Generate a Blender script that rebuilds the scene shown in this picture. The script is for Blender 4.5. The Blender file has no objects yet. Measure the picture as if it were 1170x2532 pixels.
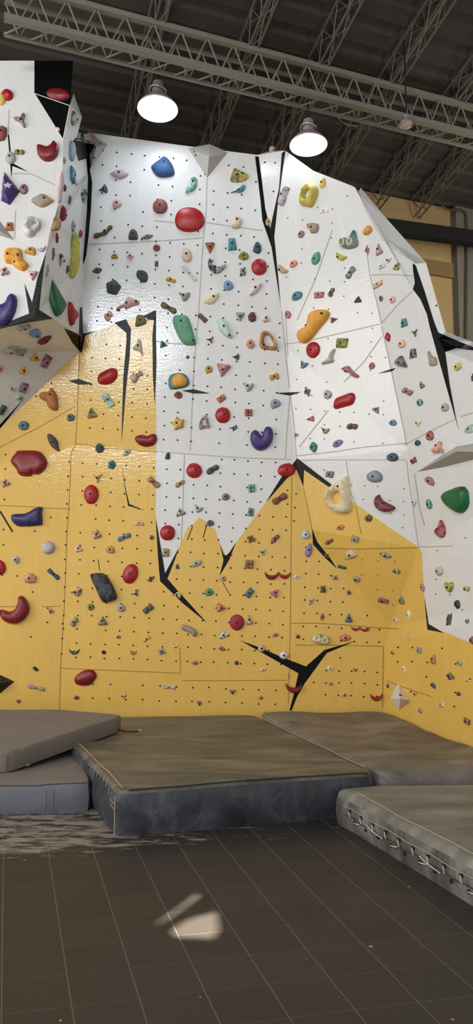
import bpy, bmesh, math, random
from mathutils import Vector, Matrix, noise
from mathutils.geometry import tessellate_polygon, delaunay_2d_cdt

sc = bpy.context.scene
COL = sc.collection
# ------------------------------------------------------------------ camera
F = 1700.0                      # focal length in pixels of the 1170 x 2532 frame
PITCH = math.atan(160 / F)
CAMP = Vector((0, 0, 1.7))
cd = bpy.data.cameras.new('camera')
cd.sensor_fit = 'VERTICAL'
cd.sensor_height = 36.0
cd.lens = F / 2532 * 36.0
cam = bpy.data.objects.new('camera', cd)
cam.location = CAMP
cam.rotation_euler = (math.pi / 2 + PITCH, 0, 0)
COL.objects.link(cam)
sc.camera = cam
# ------------------------------------------------------------------ world, daylight, exposure
sc.view_settings.view_transform = 'Standard'
sc.view_settings.look = 'None'
sc.view_settings.gamma = 1
sc.view_settings.use_curve_mapping = False
sc.view_settings.exposure = 0.16
w = bpy.data.worlds.new('world'); sc.world = w
w.use_nodes = True
w.node_tree.nodes['Background'].inputs[0].default_value = (0.96, 0.94, 0.90, 1)
w.node_tree.nodes['Background'].inputs[1].default_value = 0.80


def area(name, loc, aim, sx, sy, power, col):
    l = bpy.data.lights.new(name, 'AREA')
    l.shape = 'RECTANGLE'; l.size = sx; l.size_y = sy
    l.energy = power; l.color = col
    o = bpy.data.objects.new(name, l)
    o.location = loc
    d = Vector(aim) - Vector(loc)
    o.rotation_euler = d.to_track_quat('-Z', 'Y').to_euler()
    COL.objects.link(o)
    return o


# added light behind the camera, high on the left, for an assumed skylight, none is built, and an added fill light on the left, no gate stands there
area('assumed_skylight', (-2.9, -3.0, 6.1), (-0.8, 7, 4.0), 2.2, 1.0, 225, (0.84, 0.92, 1.0))
area('left_fill', (-7.6, 1.0, 4.2), (1.4, 7, 2.0), 5.5, 4.0, 270, (1.0, 0.97, 0.92))

# added fill light for the tan wall behind the boards, no window there
area('tan_wall_fill', (4.1, 6.7, 4.9), (2.2, 8.8, 5.4), 1.2, 1.0, 58, (1.0, 0.93, 0.8))

# ------------------------------------------------------------------ pixel rays of this camera
CP, SP = math.cos(PITCH), math.sin(PITCH)


def ray(px, py):
    dx = (px - 585) / F
    dy = (1266 - py) / F
    return Vector((dx, CP - dy * SP, SP + dy * CP))     # depth 1 along the view axis


def at_Y(px, py, Y):
    d = ray(px, py)
    return CAMP + d * (Y / d.y)


def at_z(px, py, z):
    d = ray(px, py)
    return CAMP + d * ((z - CAMP.z) / d.z)


def at_plane(px, py, p0, n):
    d = ray(px, py)
    return CAMP + d * ((p0 - CAMP).dot(n) / d.dot(n))


def depth_of(p):
    v = p - CAMP
    return v.y * CP + v.z * SP


# ------------------------------------------------------------------ materials
def lin(c):
    return tuple(((v / 255) / 12.92 if v / 255 <= 0.04045 else ((v / 255 + 0.055) / 1.055) ** 2.4) for v in c)


MATS = {}


def new_mat(name):
    m = bpy.data.materials.new(name); m.use_nodes = True
    nt = m.node_tree
    b = nt.nodes['Principled BSDF']
    return m, nt, b


def N(nt, typ, **kw):
    n = nt.nodes.new(typ)
    for k, v in kw.items():
        setattr(n, k, v)
    return n


def simple(name, rgb, rough=0.5, metal=0.0, var=0.12, scale=6.0, bump=0.0, bscale=60.0, coat=0.0, emit=None, linear=False, stretch=None):
    if name in MATS:
        return MATS[name]
    m, nt, b = new_mat(name)
    c = rgb if linear else lin(rgb)
    tc = N(nt, 'ShaderNodeTexCoord')
    src = tc.outputs['Object']
    if stretch:
        mp = N(nt, 'ShaderNodeMapping'); mp.inputs['Scale'].default_value = stretch
        nt.links.new(src, mp.inputs[0]); src = mp.outputs[0]
    nz = N(nt, 'ShaderNodeTexNoise'); nz.inputs['Scale'].default_value = scale; nz.inputs['Detail'].default_value = 5
    nt.links.new(src, nz.inputs['Vector'])
    mx = N(nt, 'ShaderNodeMix', data_type='RGBA')
    mx.inputs[6].default_value = tuple(max(0, v * (1 - var)) for v in c) + (1,)
    mx.inputs[7].default_value = tuple(min(1, v * (1 + var)) for v in c) + (1,)
    nt.links.new(nz.outputs['Fac'], mx.inputs[0])
    nt.links.new(mx.outputs[2], b.inputs['Base Color'])
    b.inputs['Roughness'].default_value = rough
    b.inputs['Metallic'].default_value = metal
    b.inputs['Coat Weight'].default_value = coat
    if bump:
        n2 = N(nt, 'ShaderNodeTexNoise'); n2.inputs['Scale'].default_value = bscale; n2.inputs['Detail'].default_value = 4
        nt.links.new(src, n2.inputs['Vector'])
        bp = N(nt, 'ShaderNodeBump'); bp.inputs['Strength'].default_value = bump; bp.inputs['Distance'].default_value = 0.01
        nt.links.new(n2.outputs['Fac'], bp.inputs['Height'])
        nt.links.new(bp.outputs[0], b.inputs['Normal'])
    if emit:
        b.inputs['Emission Color'].default_value = emit[0] + (1,)
        b.inputs['Emission Strength'].default_value = emit[1]
    MATS[name] = m
    return m


def wall_paint(name, rgb, rough, bump, dirt=0.10, brush=1.0):
    """rolled gloss paint on plywood: brush streaks, orange peel and faint dirt"""
    m, nt, b = new_mat(name)
    c = lin(rgb)
    tc = N(nt, 'ShaderNodeTexCoord')
    n1 = N(nt, 'ShaderNodeTexNoise'); n1.inputs['Scale'].default_value = 1.3; n1.inputs['Detail'].default_value = 6; n1.inputs['Roughness'].default_value = 0.65
    nt.links.new(tc.outputs['Object'], n1.inputs['Vector'])
    mp = N(nt, 'ShaderNodeMapping'); mp.inputs['Scale'].default_value = (14, 14, 1.2)
    nt.links.new(tc.outputs['Object'], mp.inputs[0])
    n2 = N(nt, 'ShaderNodeTexNoise'); n2.inputs['Scale'].default_value = 2.0; n2.inputs['Detail'].default_value = 4
    nt.links.new(mp.outputs[0], n2.inputs['Vector'])
    ad = N(nt, 'ShaderNodeMath', operation='ADD')
    nt.links.new(n1.outputs['Fac'], ad.inputs[0]); nt.links.new(n2.outputs['Fac'], ad.inputs[1])
    rp = N(nt, 'ShaderNodeMapRange'); rp.inputs[1].default_value = 0.65; rp.inputs[2].default_value = 1.35
    nt.links.new(ad.outputs[0], rp.inputs[0])
    mx = N(nt, 'ShaderNodeMix', data_type='RGBA')
    mx.inputs[6].default_value = tuple(v * (1 - dirt) for v in c) + (1,)
    mx.inputs[7].default_value = tuple(min(1, v * (1 + dirt * 0.5)) for v in c) + (1,)
    nt.links.new(rp.outputs[0], mx.inputs[0])
    nt.links.new(mx.outputs[2], b.inputs['Base Color'])
    b.inputs['Roughness'].default_value = rough
    # bump: fine horizontal brush marks + orange peel
    mp2 = N(nt, 'ShaderNodeMapping'); mp2.inputs['Scale'].default_value = (9, 9, 45)
    nt.links.new(tc.outputs['Object'], mp2.inputs[0])
    n3 = N(nt, 'ShaderNodeTexNoise'); n3.inputs['Scale'].default_value = 1.0; n3.inputs['Detail'].default_value = 3
    nt.links.new(mp2.outputs[0], n3.inputs['Vector'])
    n4 = N(nt, 'ShaderNodeTexNoise'); n4.inputs['Scale'].default_value = 55.0; n4.inputs['Detail'].default_value = 3
    nt.links.new(tc.outputs['Object'], n4.inputs['Vector'])
    mm = N(nt, 'ShaderNodeMath', operation='MULTIPLY'); mm.inputs[1].default_value = 0.8 * brush
    nt.links.new(n3.outputs['Fac'], mm.inputs[0])
    a2 = N(nt, 'ShaderNodeMath', operation='ADD')
    nt.links.new(mm.outputs[0], a2.inputs[0]); nt.links.new(n4.outputs['Fac'], a2.inputs[1])
    bp = N(nt, 'ShaderNodeBump'); bp.inputs['Strength'].default_value = bump; bp.inputs['Distance'].default_value = 0.01
    nt.links.new(a2.outputs[0], bp.inputs['Height'])
    nt.links.new(bp.outputs[0], b.inputs['Normal'])
    return m


M_WHITE = wall_paint('white_wall_paint', (224, 223, 221), 0.13, 0.10, 0.05)
M_YEL = wall_paint('yellow_wall_paint', (228, 186, 94), 0.13, 0.16, 0.07)
M_BLACK = simple('black_wall_paint', (6, 6, 7), 0.3, bump=0.25, bscale=70)
M_BLACK.node_tree.nodes['Principled BSDF'].inputs['Specular IOR Level'].default_value = 0.22
M_SEAMW = simple('panel_joint_on_white', (178, 175, 168), 0.6)
M_SEAMY = simple('panel_joint_on_yellow', (158, 124, 50), 0.6)
M_NUT = simple('bolt_hole_black', (22, 20, 19), 0.7)
M_NUTG = simple('bolt_hole_painted_over', (120, 116, 110), 0.7)

C = {   # key: (sRGB seen, word)
 'red': ((156, 18, 24), 'bright red'), 'dred': ((118, 16, 24), 'dark red'), 'mag': ((150, 30, 55), 'crimson'),
 'dusty': ((133, 72, 72), 'dusty red'), 'rose': ((172, 112, 112), 'rose'), 'pink': ((212, 172, 165), 'pale pink'),
 'salmon': ((214, 138, 112), 'salmon'), 'peach': ((228, 180, 155), 'peach'), 'mauve': ((148, 124, 132), 'mauve'),
 'lilac': ((184, 166, 178), 'lilac'), 'lav': ((132, 122, 160), 'lavender'), 'purple': ((58, 42, 105), 'dark purple'),
 'plum': ((84, 64, 76), 'plum'), 'indigo': ((36, 28, 84), 'indigo'), 'blue': ((44, 84, 130), 'blue'),
 'sky': ((108, 148, 178), 'light blue'), 'slate': ((84, 104, 118), 'slate blue'), 'bgrey': ((138, 152, 160), 'blue-grey'),
 'dteal': ((42, 72, 80), 'dark teal'), 'teal': ((70, 126, 130), 'teal'), 'mint': ((180, 212, 200), 'pale mint'),
 'green': ((14, 92, 50), 'deep green'), 'sea': ((92, 150, 118), 'sea green'), 'olive': ((112, 110, 62), 'olive'),
 'lime': ((184, 182, 84), 'yellow-green'), 'yellow': ((212, 184, 96), 'yellow'), 'must': ((194, 152, 66), 'mustard'),
 'orange': ((218, 156, 62), 'orange'), 'obr': ((168, 106, 62), 'orange-brown'), 'brown': ((118, 82, 64), 'brown'),
 'tan': ((186, 156, 112), 'tan'), 'cream': ((224, 208, 170), 'cream'), 'beige': ((206, 184, 164), 'beige'),
 'white': ((228, 222, 220), 'white'), 'grey': ((148, 148, 146), 'grey'), 'lgrey': ((192, 190, 190), 'pale grey'),
 'dgrey': ((76, 78, 82), 'dark grey'), 'black': ((38, 38, 41), 'black'), 'ggrey': ((160, 174, 160), 'grey-green'),
 'maroon': ((112, 42, 42), 'maroon'), 'dgreen': ((50, 78, 62), 'dark green'),
}


def hold_mat(key):
    if key in MATS:
        return MATS[key]
    a, _, b2 = key.partition('/')
    ca = lin(C[a][0])
    ca = tuple(min(0.9, v * 0.98) for v in ca)
    cb = tuple(min(0.9, v * 0.98) for v in lin(C[b2][0])) if b2 else tuple(min(1, v * 1.35 + 0.01) for v in ca)
    m, nt, b = new_mat('hold_' + key.replace('/', '_and_'))
    tc = N(nt, 'ShaderNodeTexCoord')
    nz = N(nt, 'ShaderNodeTexNoise'); nz.inputs['Scale'].default_value = 17.0 if b2 else 24.0
    nz.inputs['Detail'].default_value = 6; nz.inputs['Roughness'].default_value = 0.6
    nz.inputs['Distortion'].default_value = 0.8
    nt.links.new(tc.outputs['Object'], nz.inputs['Vector'])
    rp = N(nt, 'ShaderNodeMapRange')
    rp.inputs[1].default_value = 0.44 if b2 else 0.35; rp.inputs[2].default_value = 0.56 if b2 else 0.8
    nt.links.new(nz.outputs['Fac'], rp.inputs[0])
    mx = N(nt, 'ShaderNodeMix', data_type='RGBA')
    mx.inputs[6].default_value = ca + (1,); mx.inputs[7].default_value = cb + (1,)
    nt.links.new(rp.outputs[0], mx.inputs[0])
    nt.links.new(mx.outputs[2], b.inputs['Base Color'])
    glossy = a in ('red', 'green', 'indigo', 'purple', 'dred')
    b.inputs['Roughness'].default_value = 0.38 if glossy else 0.62
    n2 = N(nt, 'ShaderNodeTexNoise'); n2.inputs['Scale'].default_value = 110; n2.inputs['Detail'].default_value = 3
    nt.links.new(tc.outputs['Object'], n2.inputs['Vector'])
    bp = N(nt, 'ShaderNodeBump'); bp.inputs['Strength'].default_value = 0.08 if glossy else 0.35; bp.inputs['Distance'].default_value = 0.004
    nt.links.new(n2.outputs['Fac'], bp.inputs['Height']); nt.links.new(bp.outputs[0], b.inputs['Normal'])
    MATS[key] = m
    return m


# ------------------------------------------------------------------ object helpers
def link(name, me, mats, parent=None):
    o = bpy.data.objects.new(name, me)
    for m in (mats if isinstance(mats, (list, tuple)) else [mats]):
        me.materials.append(m)
    COL.objects.link(o)
    if parent is not None:
        o.parent = parent
    return o


def obj(name, bm, mats, parent=None, smooth=None):
    me = bpy.data.meshes.new(name)
    bm.normal_update()
    bm.to_mesh(me); bm.free()
    if smooth is not None:
        for p in me.polygons:
            p.use_smooth = True
        me.set_sharp_from_angle(angle=math.radians(smooth))
    return link(name, me, mats, parent)


def empty(name, loc, rot=None):
    o = bpy.data.objects.new(name, None)
    o.location = loc
    o.empty_display_size = 0.1
    if rot is not None:
        o.rotation_euler = rot
    COL.objects.link(o)
    return o


def tag(o, label, cat, group=None):
    o['label'] = label; o['category'] = cat
    if group:
        o['group'] = group
    return o


def struct(o):
    o['kind'] = 'structure'
    return o


def box(bm, c, s, R=None):
    r = bmesh.ops.create_cube(bm, size=1.0)
    for v in r['verts']:
        p = Vector((v.co.x * s[0], v.co.y * s[1], v.co.z * s[2]))
        if R is not None:
            p = R @ p
        v.co = p + Vector(c)
    return r['verts']


def bar(bm, a, b, r, n=6, r2=None):
    a = Vector(a); b = Vector(b); d = b - a
    L = d.length
    if L < 1e-6:
        return
    q = d.to_track_quat('Z', 'Y').to_matrix().to_4x4()
    M = Matrix.Translation((a + b) / 2) @ q
    bmesh.ops.create_cone(bm, cap_ends=True, segments=n, radius1=r, radius2=r if r2 is None else r2, depth=L, matrix=M)


def tube(bm, pts, r, n=8):
    pts = [Vector(p) for p in pts]
    rings = []
    for i, p in enumerate(pts):
        t = (pts[min(i + 1, len(pts) - 1)] - pts[max(i - 1, 0)]).normalized()
        up = Vector((0, 0, 1)) if abs(t.z) < 0.9 else Vector((1, 0, 0))
        u = t.cross(up).normalized(); v = t.cross(u)
        rings.append([bm.verts.new(p + (u * math.cos(2 * math.pi * k / n) + v * math.sin(2 * math.pi * k / n)) * r) for k in range(n)])
    for A, B in zip(rings, rings[1:]):
        for k in range(n):
            bm.faces.new((A[k], A[(k + 1) % n], B[(k + 1) % n], B[k]))
    bm.faces.new(rings[0][::-1]); bm.faces.new(rings[-1])


def lathe(bm, prof, n=32, M=None):
    M = M or Matrix()
    rings = []
    for r, z in prof:
        rings.append([bm.verts.new(M @ Vector((r * math.cos(2 * math.pi * k / n), r * math.sin(2 * math.pi * k / n), z))) for k in range(n)])
    for A, B in zip(rings, rings[1:]):
        for k in range(n):
            bm.faces.new((A[k], A[(k + 1) % n], B[(k + 1) % n], B[k]))
    return rings


# ------------------------------------------------------------------ the building: floor, roof, far walls
# building axis (towards the far wall) and its cross direction, roof rising towards the viewer
AX = Vector((-0.326, 0.946, 0)).normalized(); CR = Vector((AX.y, -AX.x, 0))
PR = Vector((2.148, 8.8, 0)); ROOF0, RSL = 6.8, 0.153


def sc_of(p):
    v = Vector((p[0], p[1], 0)) - PR
    return -v.dot(AX), v.dot(CR)


def from_sc(s, c, z=0.0):
    p = PR - AX * s + CR * c
    return Vector((p.x, p.y, z))


def roof_z(s):
    return ROOF0 + RSL * s


def on_roof(px, py, drop):
    """point of a pixel ray on the plane 'drop' below the roof"""
    n = Vector((0, 0, 1)) + AX * RSL
    return at_plane(px, py, from_sc(0, 0, ROOF0 - drop), n.normalized())


def floor_mat():
    m, nt, b = new_mat('dark_floor_tiles')
    tc = N(nt, 'ShaderNodeTexCoord'); sp = N(nt, 'ShaderNodeSeparateXYZ')
    nt.links.new(tc.outputs['Object'], sp.inputs[0])

    def math_(op, a, b_=None, c_=None):
        n = N(nt, 'ShaderNodeMath', operation=op)
        for i, v in enumerate((a, b_, c_)):
            if v is None:
                continue
            if isinstance(v, (int, float)):
                n.inputs[i].default_value = v
            else:
                nt.links.new(v, n.inputs[i])
        return n.outputs[0]
    X, Y = sp.outputs[0], sp.outputs[1]
    u = math_('DIVIDE', math_('SUBTRACT', math_('ADD', X, math_('MULTIPLY', Y, 0.333)), 0.033), 0.279)
    v = math_('DIVIDE', math_('SUBTRACT', math_('SUBTRACT', Y, math_('MULTIPLY', X, 0.19)), 4.673), 0.235)
    du = math_('ABSOLUTE', math_('SUBTRACT', math_('FRACT', math_('ADD', u, 0.5)), 0.5))
    dv = math_('ABSOLUTE', math_('SUBTRACT', math_('FRACT', math_('ADD', v, 0.5)), 0.5))
    lu = math_('LESS_THAN', du, 0.010); lv = math_('LESS_THAN', dv, 0.008)
    grout = math_('MAXIMUM', lu, math_('MULTIPLY', lv, 0.55))
    # per-tile tone
    cell = N(nt, 'ShaderNodeCombineXYZ')
    nt.links.new(math_('FLOOR', u), cell.inputs[0]); nt.links.new(math_('FLOOR', v), cell.inputs[1])
    wn = N(nt, 'ShaderNodeTexWhiteNoise', noise_dimensions='2D'); nt.links.new(cell.outputs[0], wn.inputs['Vector'])
    n1 = N(nt, 'ShaderNodeTexNoise'); n1.inputs['Scale'].default_value = 1.6; n1.inputs['Detail'].default_value = 7
    nt.links.new(tc.outputs['Object'], n1.inputs['Vector'])
    tone = math_('ADD', math_('MULTIPLY', n1.outputs['Fac'], 0.7), math_('MULTIPLY', wn.outputs['Value'], 0.3))
    mx = N(nt, 'ShaderNodeMix', data_type='RGBA')
    mx.inputs[6].default_value = lin((40, 36, 32)) + (1,); mx.inputs[7].default_value = lin((64, 56, 45)) + (1,)
    nt.links.new(tone, mx.inputs[0])
    # chalk dust scuffs near the mats and thin everywhere
    mp = N(nt, 'ShaderNodeMapping'); mp.inputs['Scale'].default_value = (2.2, 9, 1)
    mp.inputs['Rotation'].default_value = (0, 0, -0.15)
    nt.links.new(tc.outputs['Object'], mp.inputs[0])
    n2 = N(nt, 'ShaderNodeTexNoise'); n2.inputs['Scale'].default_value = 1.7; n2.inputs['Detail'].default_value = 9; n2.inputs['Roughness'].default_value = 0.72
    nt.links.new(mp.outputs[0], n2.inputs['Vector'])
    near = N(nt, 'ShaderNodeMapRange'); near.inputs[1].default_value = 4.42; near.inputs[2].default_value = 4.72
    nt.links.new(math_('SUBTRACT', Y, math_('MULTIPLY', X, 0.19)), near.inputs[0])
    leftside = N(nt, 'ShaderNodeMapRange'); leftside.inputs[1].default_value = 0.5; leftside.inputs[2].default_value = -0.9
    leftside.inputs[3].default_value = 0.35; leftside.inputs[4].default_value = 1.0
    nt.links.new(X, leftside.inputs[0])
    thr = math_('SUBTRACT', 0.695, math_('MULTIPLY', math_('MULTIPLY', near.outputs[0], leftside.outputs[0]), 0.255))
    ch = N(nt, 'ShaderNodeMapRange'); ch.inputs[3].default_value = 0; ch.inputs[4].default_value = 0.8
    nt.links.new(n2.outputs['Fac'], ch.inputs[0]); nt.links.new(thr, ch.inputs[1])
    nt.links.new(math_('ADD', thr, 0.10), ch.inputs[2])
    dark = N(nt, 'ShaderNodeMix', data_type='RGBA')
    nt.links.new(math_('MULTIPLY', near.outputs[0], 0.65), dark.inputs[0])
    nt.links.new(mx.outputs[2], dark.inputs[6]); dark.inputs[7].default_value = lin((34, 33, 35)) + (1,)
    m2 = N(nt, 'ShaderNodeMix', data_type='RGBA')
    nt.links.new(ch.outputs[0], m2.inputs[0]); nt.links.new(dark.outputs[2], m2.inputs[6])
    m2.inputs[7].default_value = lin((158, 146, 132)) + (1,)
    # chips and crumbs of chalk
    vo = N(nt, 'ShaderNodeTexVoronoi'); vo.inputs['Scale'].default_value = 8.0
    nt.links.new(tc.outputs['Object'], vo.inputs['Vector'])
    vr = N(nt, 'ShaderNodeSeparateColor'); nt.links.new(vo.outputs['Color'], vr.inputs[0])
    crumb = math_('MULTIPLY', math_('LESS_THAN', vo.outputs['Distance'], math_('MULTIPLY', vr.outputs[0], 0.075)), math_('GREATER_THAN', vr.outputs[1], 0.5))
    m3 = N(nt, 'ShaderNodeMix', data_type='RGBA')
    nt.links.new(math_('MULTIPLY', crumb, 0.75), m3.inputs[0]); nt.links.new(m2.outputs[2], m3.inputs[6])
    m3.inputs[7].default_value = lin((196, 182, 150)) + (1,)
    m4 = N(nt, 'ShaderNodeMix', data_type='RGBA')
    nt.links.new(math_('MULTIPLY', grout, 0.30), m4.inputs[0]); nt.links.new(m3.outputs[2], m4.inputs[6])
    m4.inputs[7].default_value = lin((150, 142, 130)) + (1,)
    nt.links.new(m4.outputs[2], b.inputs['Base Color'])
    rr = N(nt, 'ShaderNodeMapRange'); rr.inputs[3].default_value = 0.42; rr.inputs[4].default_value = 0.7
    nt.links.new(n1.outputs['Fac'], rr.inputs[0]); nt.links.new(rr.outputs[0], b.inputs['Roughness'])
    bp = N(nt, 'ShaderNodeBump'); bp.inputs['Strength'].default_value = 0.25; bp.inputs['Distance'].default_value = 0.004
    nt.links.new(math_('SUBTRACT', n1.outputs['Fac'], math_('MULTIPLY', grout, 0.5)), bp.inputs['Height'])
    nt.links.new(bp.outputs[0], b.inputs['Normal'])
    return m


bm = bmesh.new()
vs = [bm.verts.new(p) for p in ((-9, -6, 0), (5, -6, 0), (5, 10.5, 0), (-9, 10.5, 0))]
bm.faces.new(vs)
struct(obj('floor', bm, floor_mat()))

# corrugated sheet roof
M_ROOF = simple('roof_sheet', (60, 57, 53), 0.85, var=0.3, scale=1.5)
SUN_D = Vector((0.10, -0.24, 1)).normalized()       # towards the sun, through assumed roof gaps, cut to match the floor patches
sl = bpy.data.lights.new('sun', 'SUN'); sl.energy = 34; sl.angle = math.radians(0.5); sl.color = (1.0, 0.95, 0.88)
so = bpy.data.objects.new('sun', sl); so.rotation_euler = SUN_D.to_track_quat('Z', 'Y').to_euler(); COL.objects.link(so)
ASSUMED_GAPS = []
for gap in ([(425, 2303), (470, 2275), (536, 2258), (540, 2300), (525, 2320), (440, 2316)], [(388, 2291), (398, 2278), (487, 2212), (492, 2217)]):
    G_ = []
    for x, y in gap:
        p = at_z(x, y, 0)
        n = (Vector((0, 0, 1)) + AX * RSL).normalized()
        q = p + SUN_D * ((from_sc(0, 0, ROOF0) - p).dot(n) / SUN_D.dot(n))
        G_.append(sc_of(q))
    ASSUMED_GAPS.append(G_)


def gap_span(s, g):
    cs = []
    for (s0, c0), (s1, c1) in zip(g, g[1:] + g[:1]):
        if (s0 > s) != (s1 > s):
            cs.append(c0 + (c1 - c0) * (s - s0) / (s1 - s0))
    return (min(cs), max(cs)) if len(cs) >= 2 else None


bm = bmesh.new()
ss = []
s = -0.15
prof = [(0.0, 0), (0.16, 0), (0.19, 0.035), (0.26, 0.035)]
while s < 16.5:
    ss += [(s + ds, dz) for ds, dz in prof]
    s += 0.29
lo_, hi_ = min(p[0] for g in ASSUMED_GAPS for p in g) - .02, max(p[0] for g in ASSUMED_GAPS for p in g) + .02
fine = []
for (sa, za), (sb, zb) in zip(ss, ss[1:]):
    n_ = max(1, int((sb - sa) / 0.012)) if sb > lo_ and sa < hi_ else 1
    fine += [(sa + (sb - sa) * k / n_, za + (zb - za) * k / n_) for k in range(n_)]
for (sa, za), (sb, zb) in zip(fine, fine[1:]):
    cuts = [-8.5]
    for g in sorted(ASSUMED_GAPS, key=lambda g: min(p[1] for p in g)):
        sp_ = gap_span((sa + sb) / 2, g)
        if sp_ and sp_[0] > cuts[-1]:
            cuts += list(sp_)
    cuts.append(1.35)
    for ca_, cb_ in zip(cuts[::2], cuts[1::2]):
        bm.faces.new([bm.verts.new(from_sc(s_, c_, roof_z(s_) + z_)) for s_, c_, z_ in ((sa, ca_, za), (sb, ca_, zb), (sb, cb_, zb), (sa, cb_, za))])
bmesh.ops.remove_doubles(bm, verts=bm.verts, dist=1e-5)
struct(obj('ceiling', bm, M_ROOF))

M_TAN = simple('tan_plaster', (168, 142, 96), 0.85, var=0.1, scale=1.2, bump=0.1)
bm = bmesh.new()
for (c0, c1) in ((-8.5, 1.3),):
    R = Matrix.Rotation(math.atan2(CR.y, CR.x), 3, 'Z')
    box(bm, from_sc(-0.1, (c0 + c1) / 2, 3.38), (c1 - c0, 0.2, 6.78), R)
struct(obj('wall_north', bm, M_TAN))
M_GREY = simple('grey_plaster', (112, 108, 98), 0.85, var=0.15, scale=2, bump=0.1)
bm = bmesh.new()
vs = [bm.verts.new(from_sc(s_, c_, z_)) for s_, c_, z_ in ((0, 1.3, 0), (13, 1.3, 0), (13, 1.3, roof_z(13)), (0, 1.3, roof_z(0)))]
bm.faces.new(vs[::-1])
struct(obj('wall_east', bm, M_GREY))
# grey corner column in front of the tan wall
pc = at_plane(1133, 700, from_sc(0.12, 0, 0), AX)
c0 = sc_of(pc)[1]
bm = bmesh.new()
box(bm, from_sc(0.06, c0 + 0.22, 3.38), (0.44, 0.12, 6.74), R)
col = struct(obj('column', bm, M_GREY))
bm = bmesh.new()
a = at_plane(1040, 640, from_sc(0.01, 0, 0), AX); a2 = at_plane(1040, 676, from_sc(0.01, 0, 0), AX)
box(bm, from_sc(0.02, (sc_of(a)[1] + c0) / 2 - 0.1, (a.z + a2.z) / 2), (c0 - sc_of(a)[1] + 0.2, 0.04, a.z - a2.z), R)
struct(obj('wall_band_1', bm, simple('brown_band', (128, 104, 66), 0.8)))  # darker brown strip across the tan wall
# ------------------------------------------------------------------ the climbing wall: flat plywood facets
# each node: pixel it is seen at + the upright plane (depth Y, a tilted plane or the side-wall plane) it stands on
PL_P, PL_N = Vector((1.537, 7.2, 0)), Vector((-1.38, -0.46, 0)).normalized()      # side wall, runs towards the viewer
NODE = {}


def nd(name, px, py, where):
    if where == 'S':
        p = at_plane(px, py, PL_P, PL_N)
    elif isinstance(where, tuple):
        p = at_plane(px, py, *where)
    else:
        p = at_Y(px, py, where)
    NODE[name] = ((px, py), p)
    return p


def plane3(a, b, c):
    n = (b - a).cross(c - a).normalized()
    return (a, n)


A2 = nd('A2', 186, 1100, 7.2); C2 = nd('C2', 730, 1138, 7.2); T2 = nd('T2', 637, 383, 6.95)
U = plane3(A2, C2, T2)
for n_, x_, y_ in (('NA', 190, 1005), ('A5', 198, 868), ('A3', 206, 828), ('M2', 207, 640), ('M3', 218, 430), ('A4', 220, 328),
                   ('T1', 470, 362), ('C1', 708, 860), ('C4', 671, 585), ('V1', 668, 373)):
    nd(n_, x_, y_, U)
nd('A0', 147, 1832, 7.2); nd('A1', 150, 1652, 7.2); nd('C0', 718, 1832, 7.2)
nd('D1', 801, 1356, 7.2); nd('E4', 1035, 1355, 'S')
E3 = nd('E3', 1008, 1112, plane3(C2, NODE['D1'][1], NODE['E4'][1]))
RP = plane3(NODE['C1'][1], NODE['C4'][1], E3)
for n_, x_, y_ in (('C6', 705, 372), ('R1', 775, 422), ('R2', 872, 460), ('R3', 879, 464), ('E2', 943, 800)):
    nd(n_, x_, y_, RP)
nd('G1', 772, 1310, 7.2); nd('D2', 965, 1546, 7.17)
nd('E1', 950, 1600, 7.2); nd('E0', 948, 1832, 7.2)
r3y = NODE['R3'][1].y
nd('S2', 1027, 652, 'S'); nd('K2', 1133, 1062, 'S')
WP = plane3(E3, NODE['E2'][1], NODE['K2'][1])
for n_, x_, y_ in (('Ka', 1021, 715), ('Kb', 1056, 777), ('K1', 1085, 838), ('Kc', 1101, 870)):
    nd(n_, x_, y_, WP)
nd('S2', 1027, 652, NODE['Ka'][1].y + 0.03)
print('E2,E3,Ka,K1', [round(NODE[k_][1].y, 2) for k_ in ('E2', 'E3', 'R3', 'Ka', 'K1', 'K2', 'S2')])
TP = plane3(NODE['E2'][1], NODE['R3'][1], NODE['S2'][1])
nd('S0', 885, 478, TP); nd('Sm', 951, 588, TP)
BV = plane3(NODE['S0'][1], NODE['S2'][1], at_Y(1054, 650, NODE['S2'][1].y + 0.10))
nd('B0', 892, 464, BV); nd('O1', 962, 547, BV); nd('O2', 1054, 650, BV)
nd('O2b', 1054, 650, WP); nd('S2b', 1027, 652, WP); nd('O3', 1102, 820, WP); nd('Q1', 1170, 846, 5.93); nd('Q2', 1500, 975, 4.55)
nd('Kd', 1129, 858, 'S'); nd('Ke', 1170, 865, 'S'); nd('Kf', 1500, 1010, 'S')
nd('W5', 1500, 1085, 'S'); nd('W6', 1500, 1450, 'S'); nd('W7', 1500, 2066, 'S')
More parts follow.
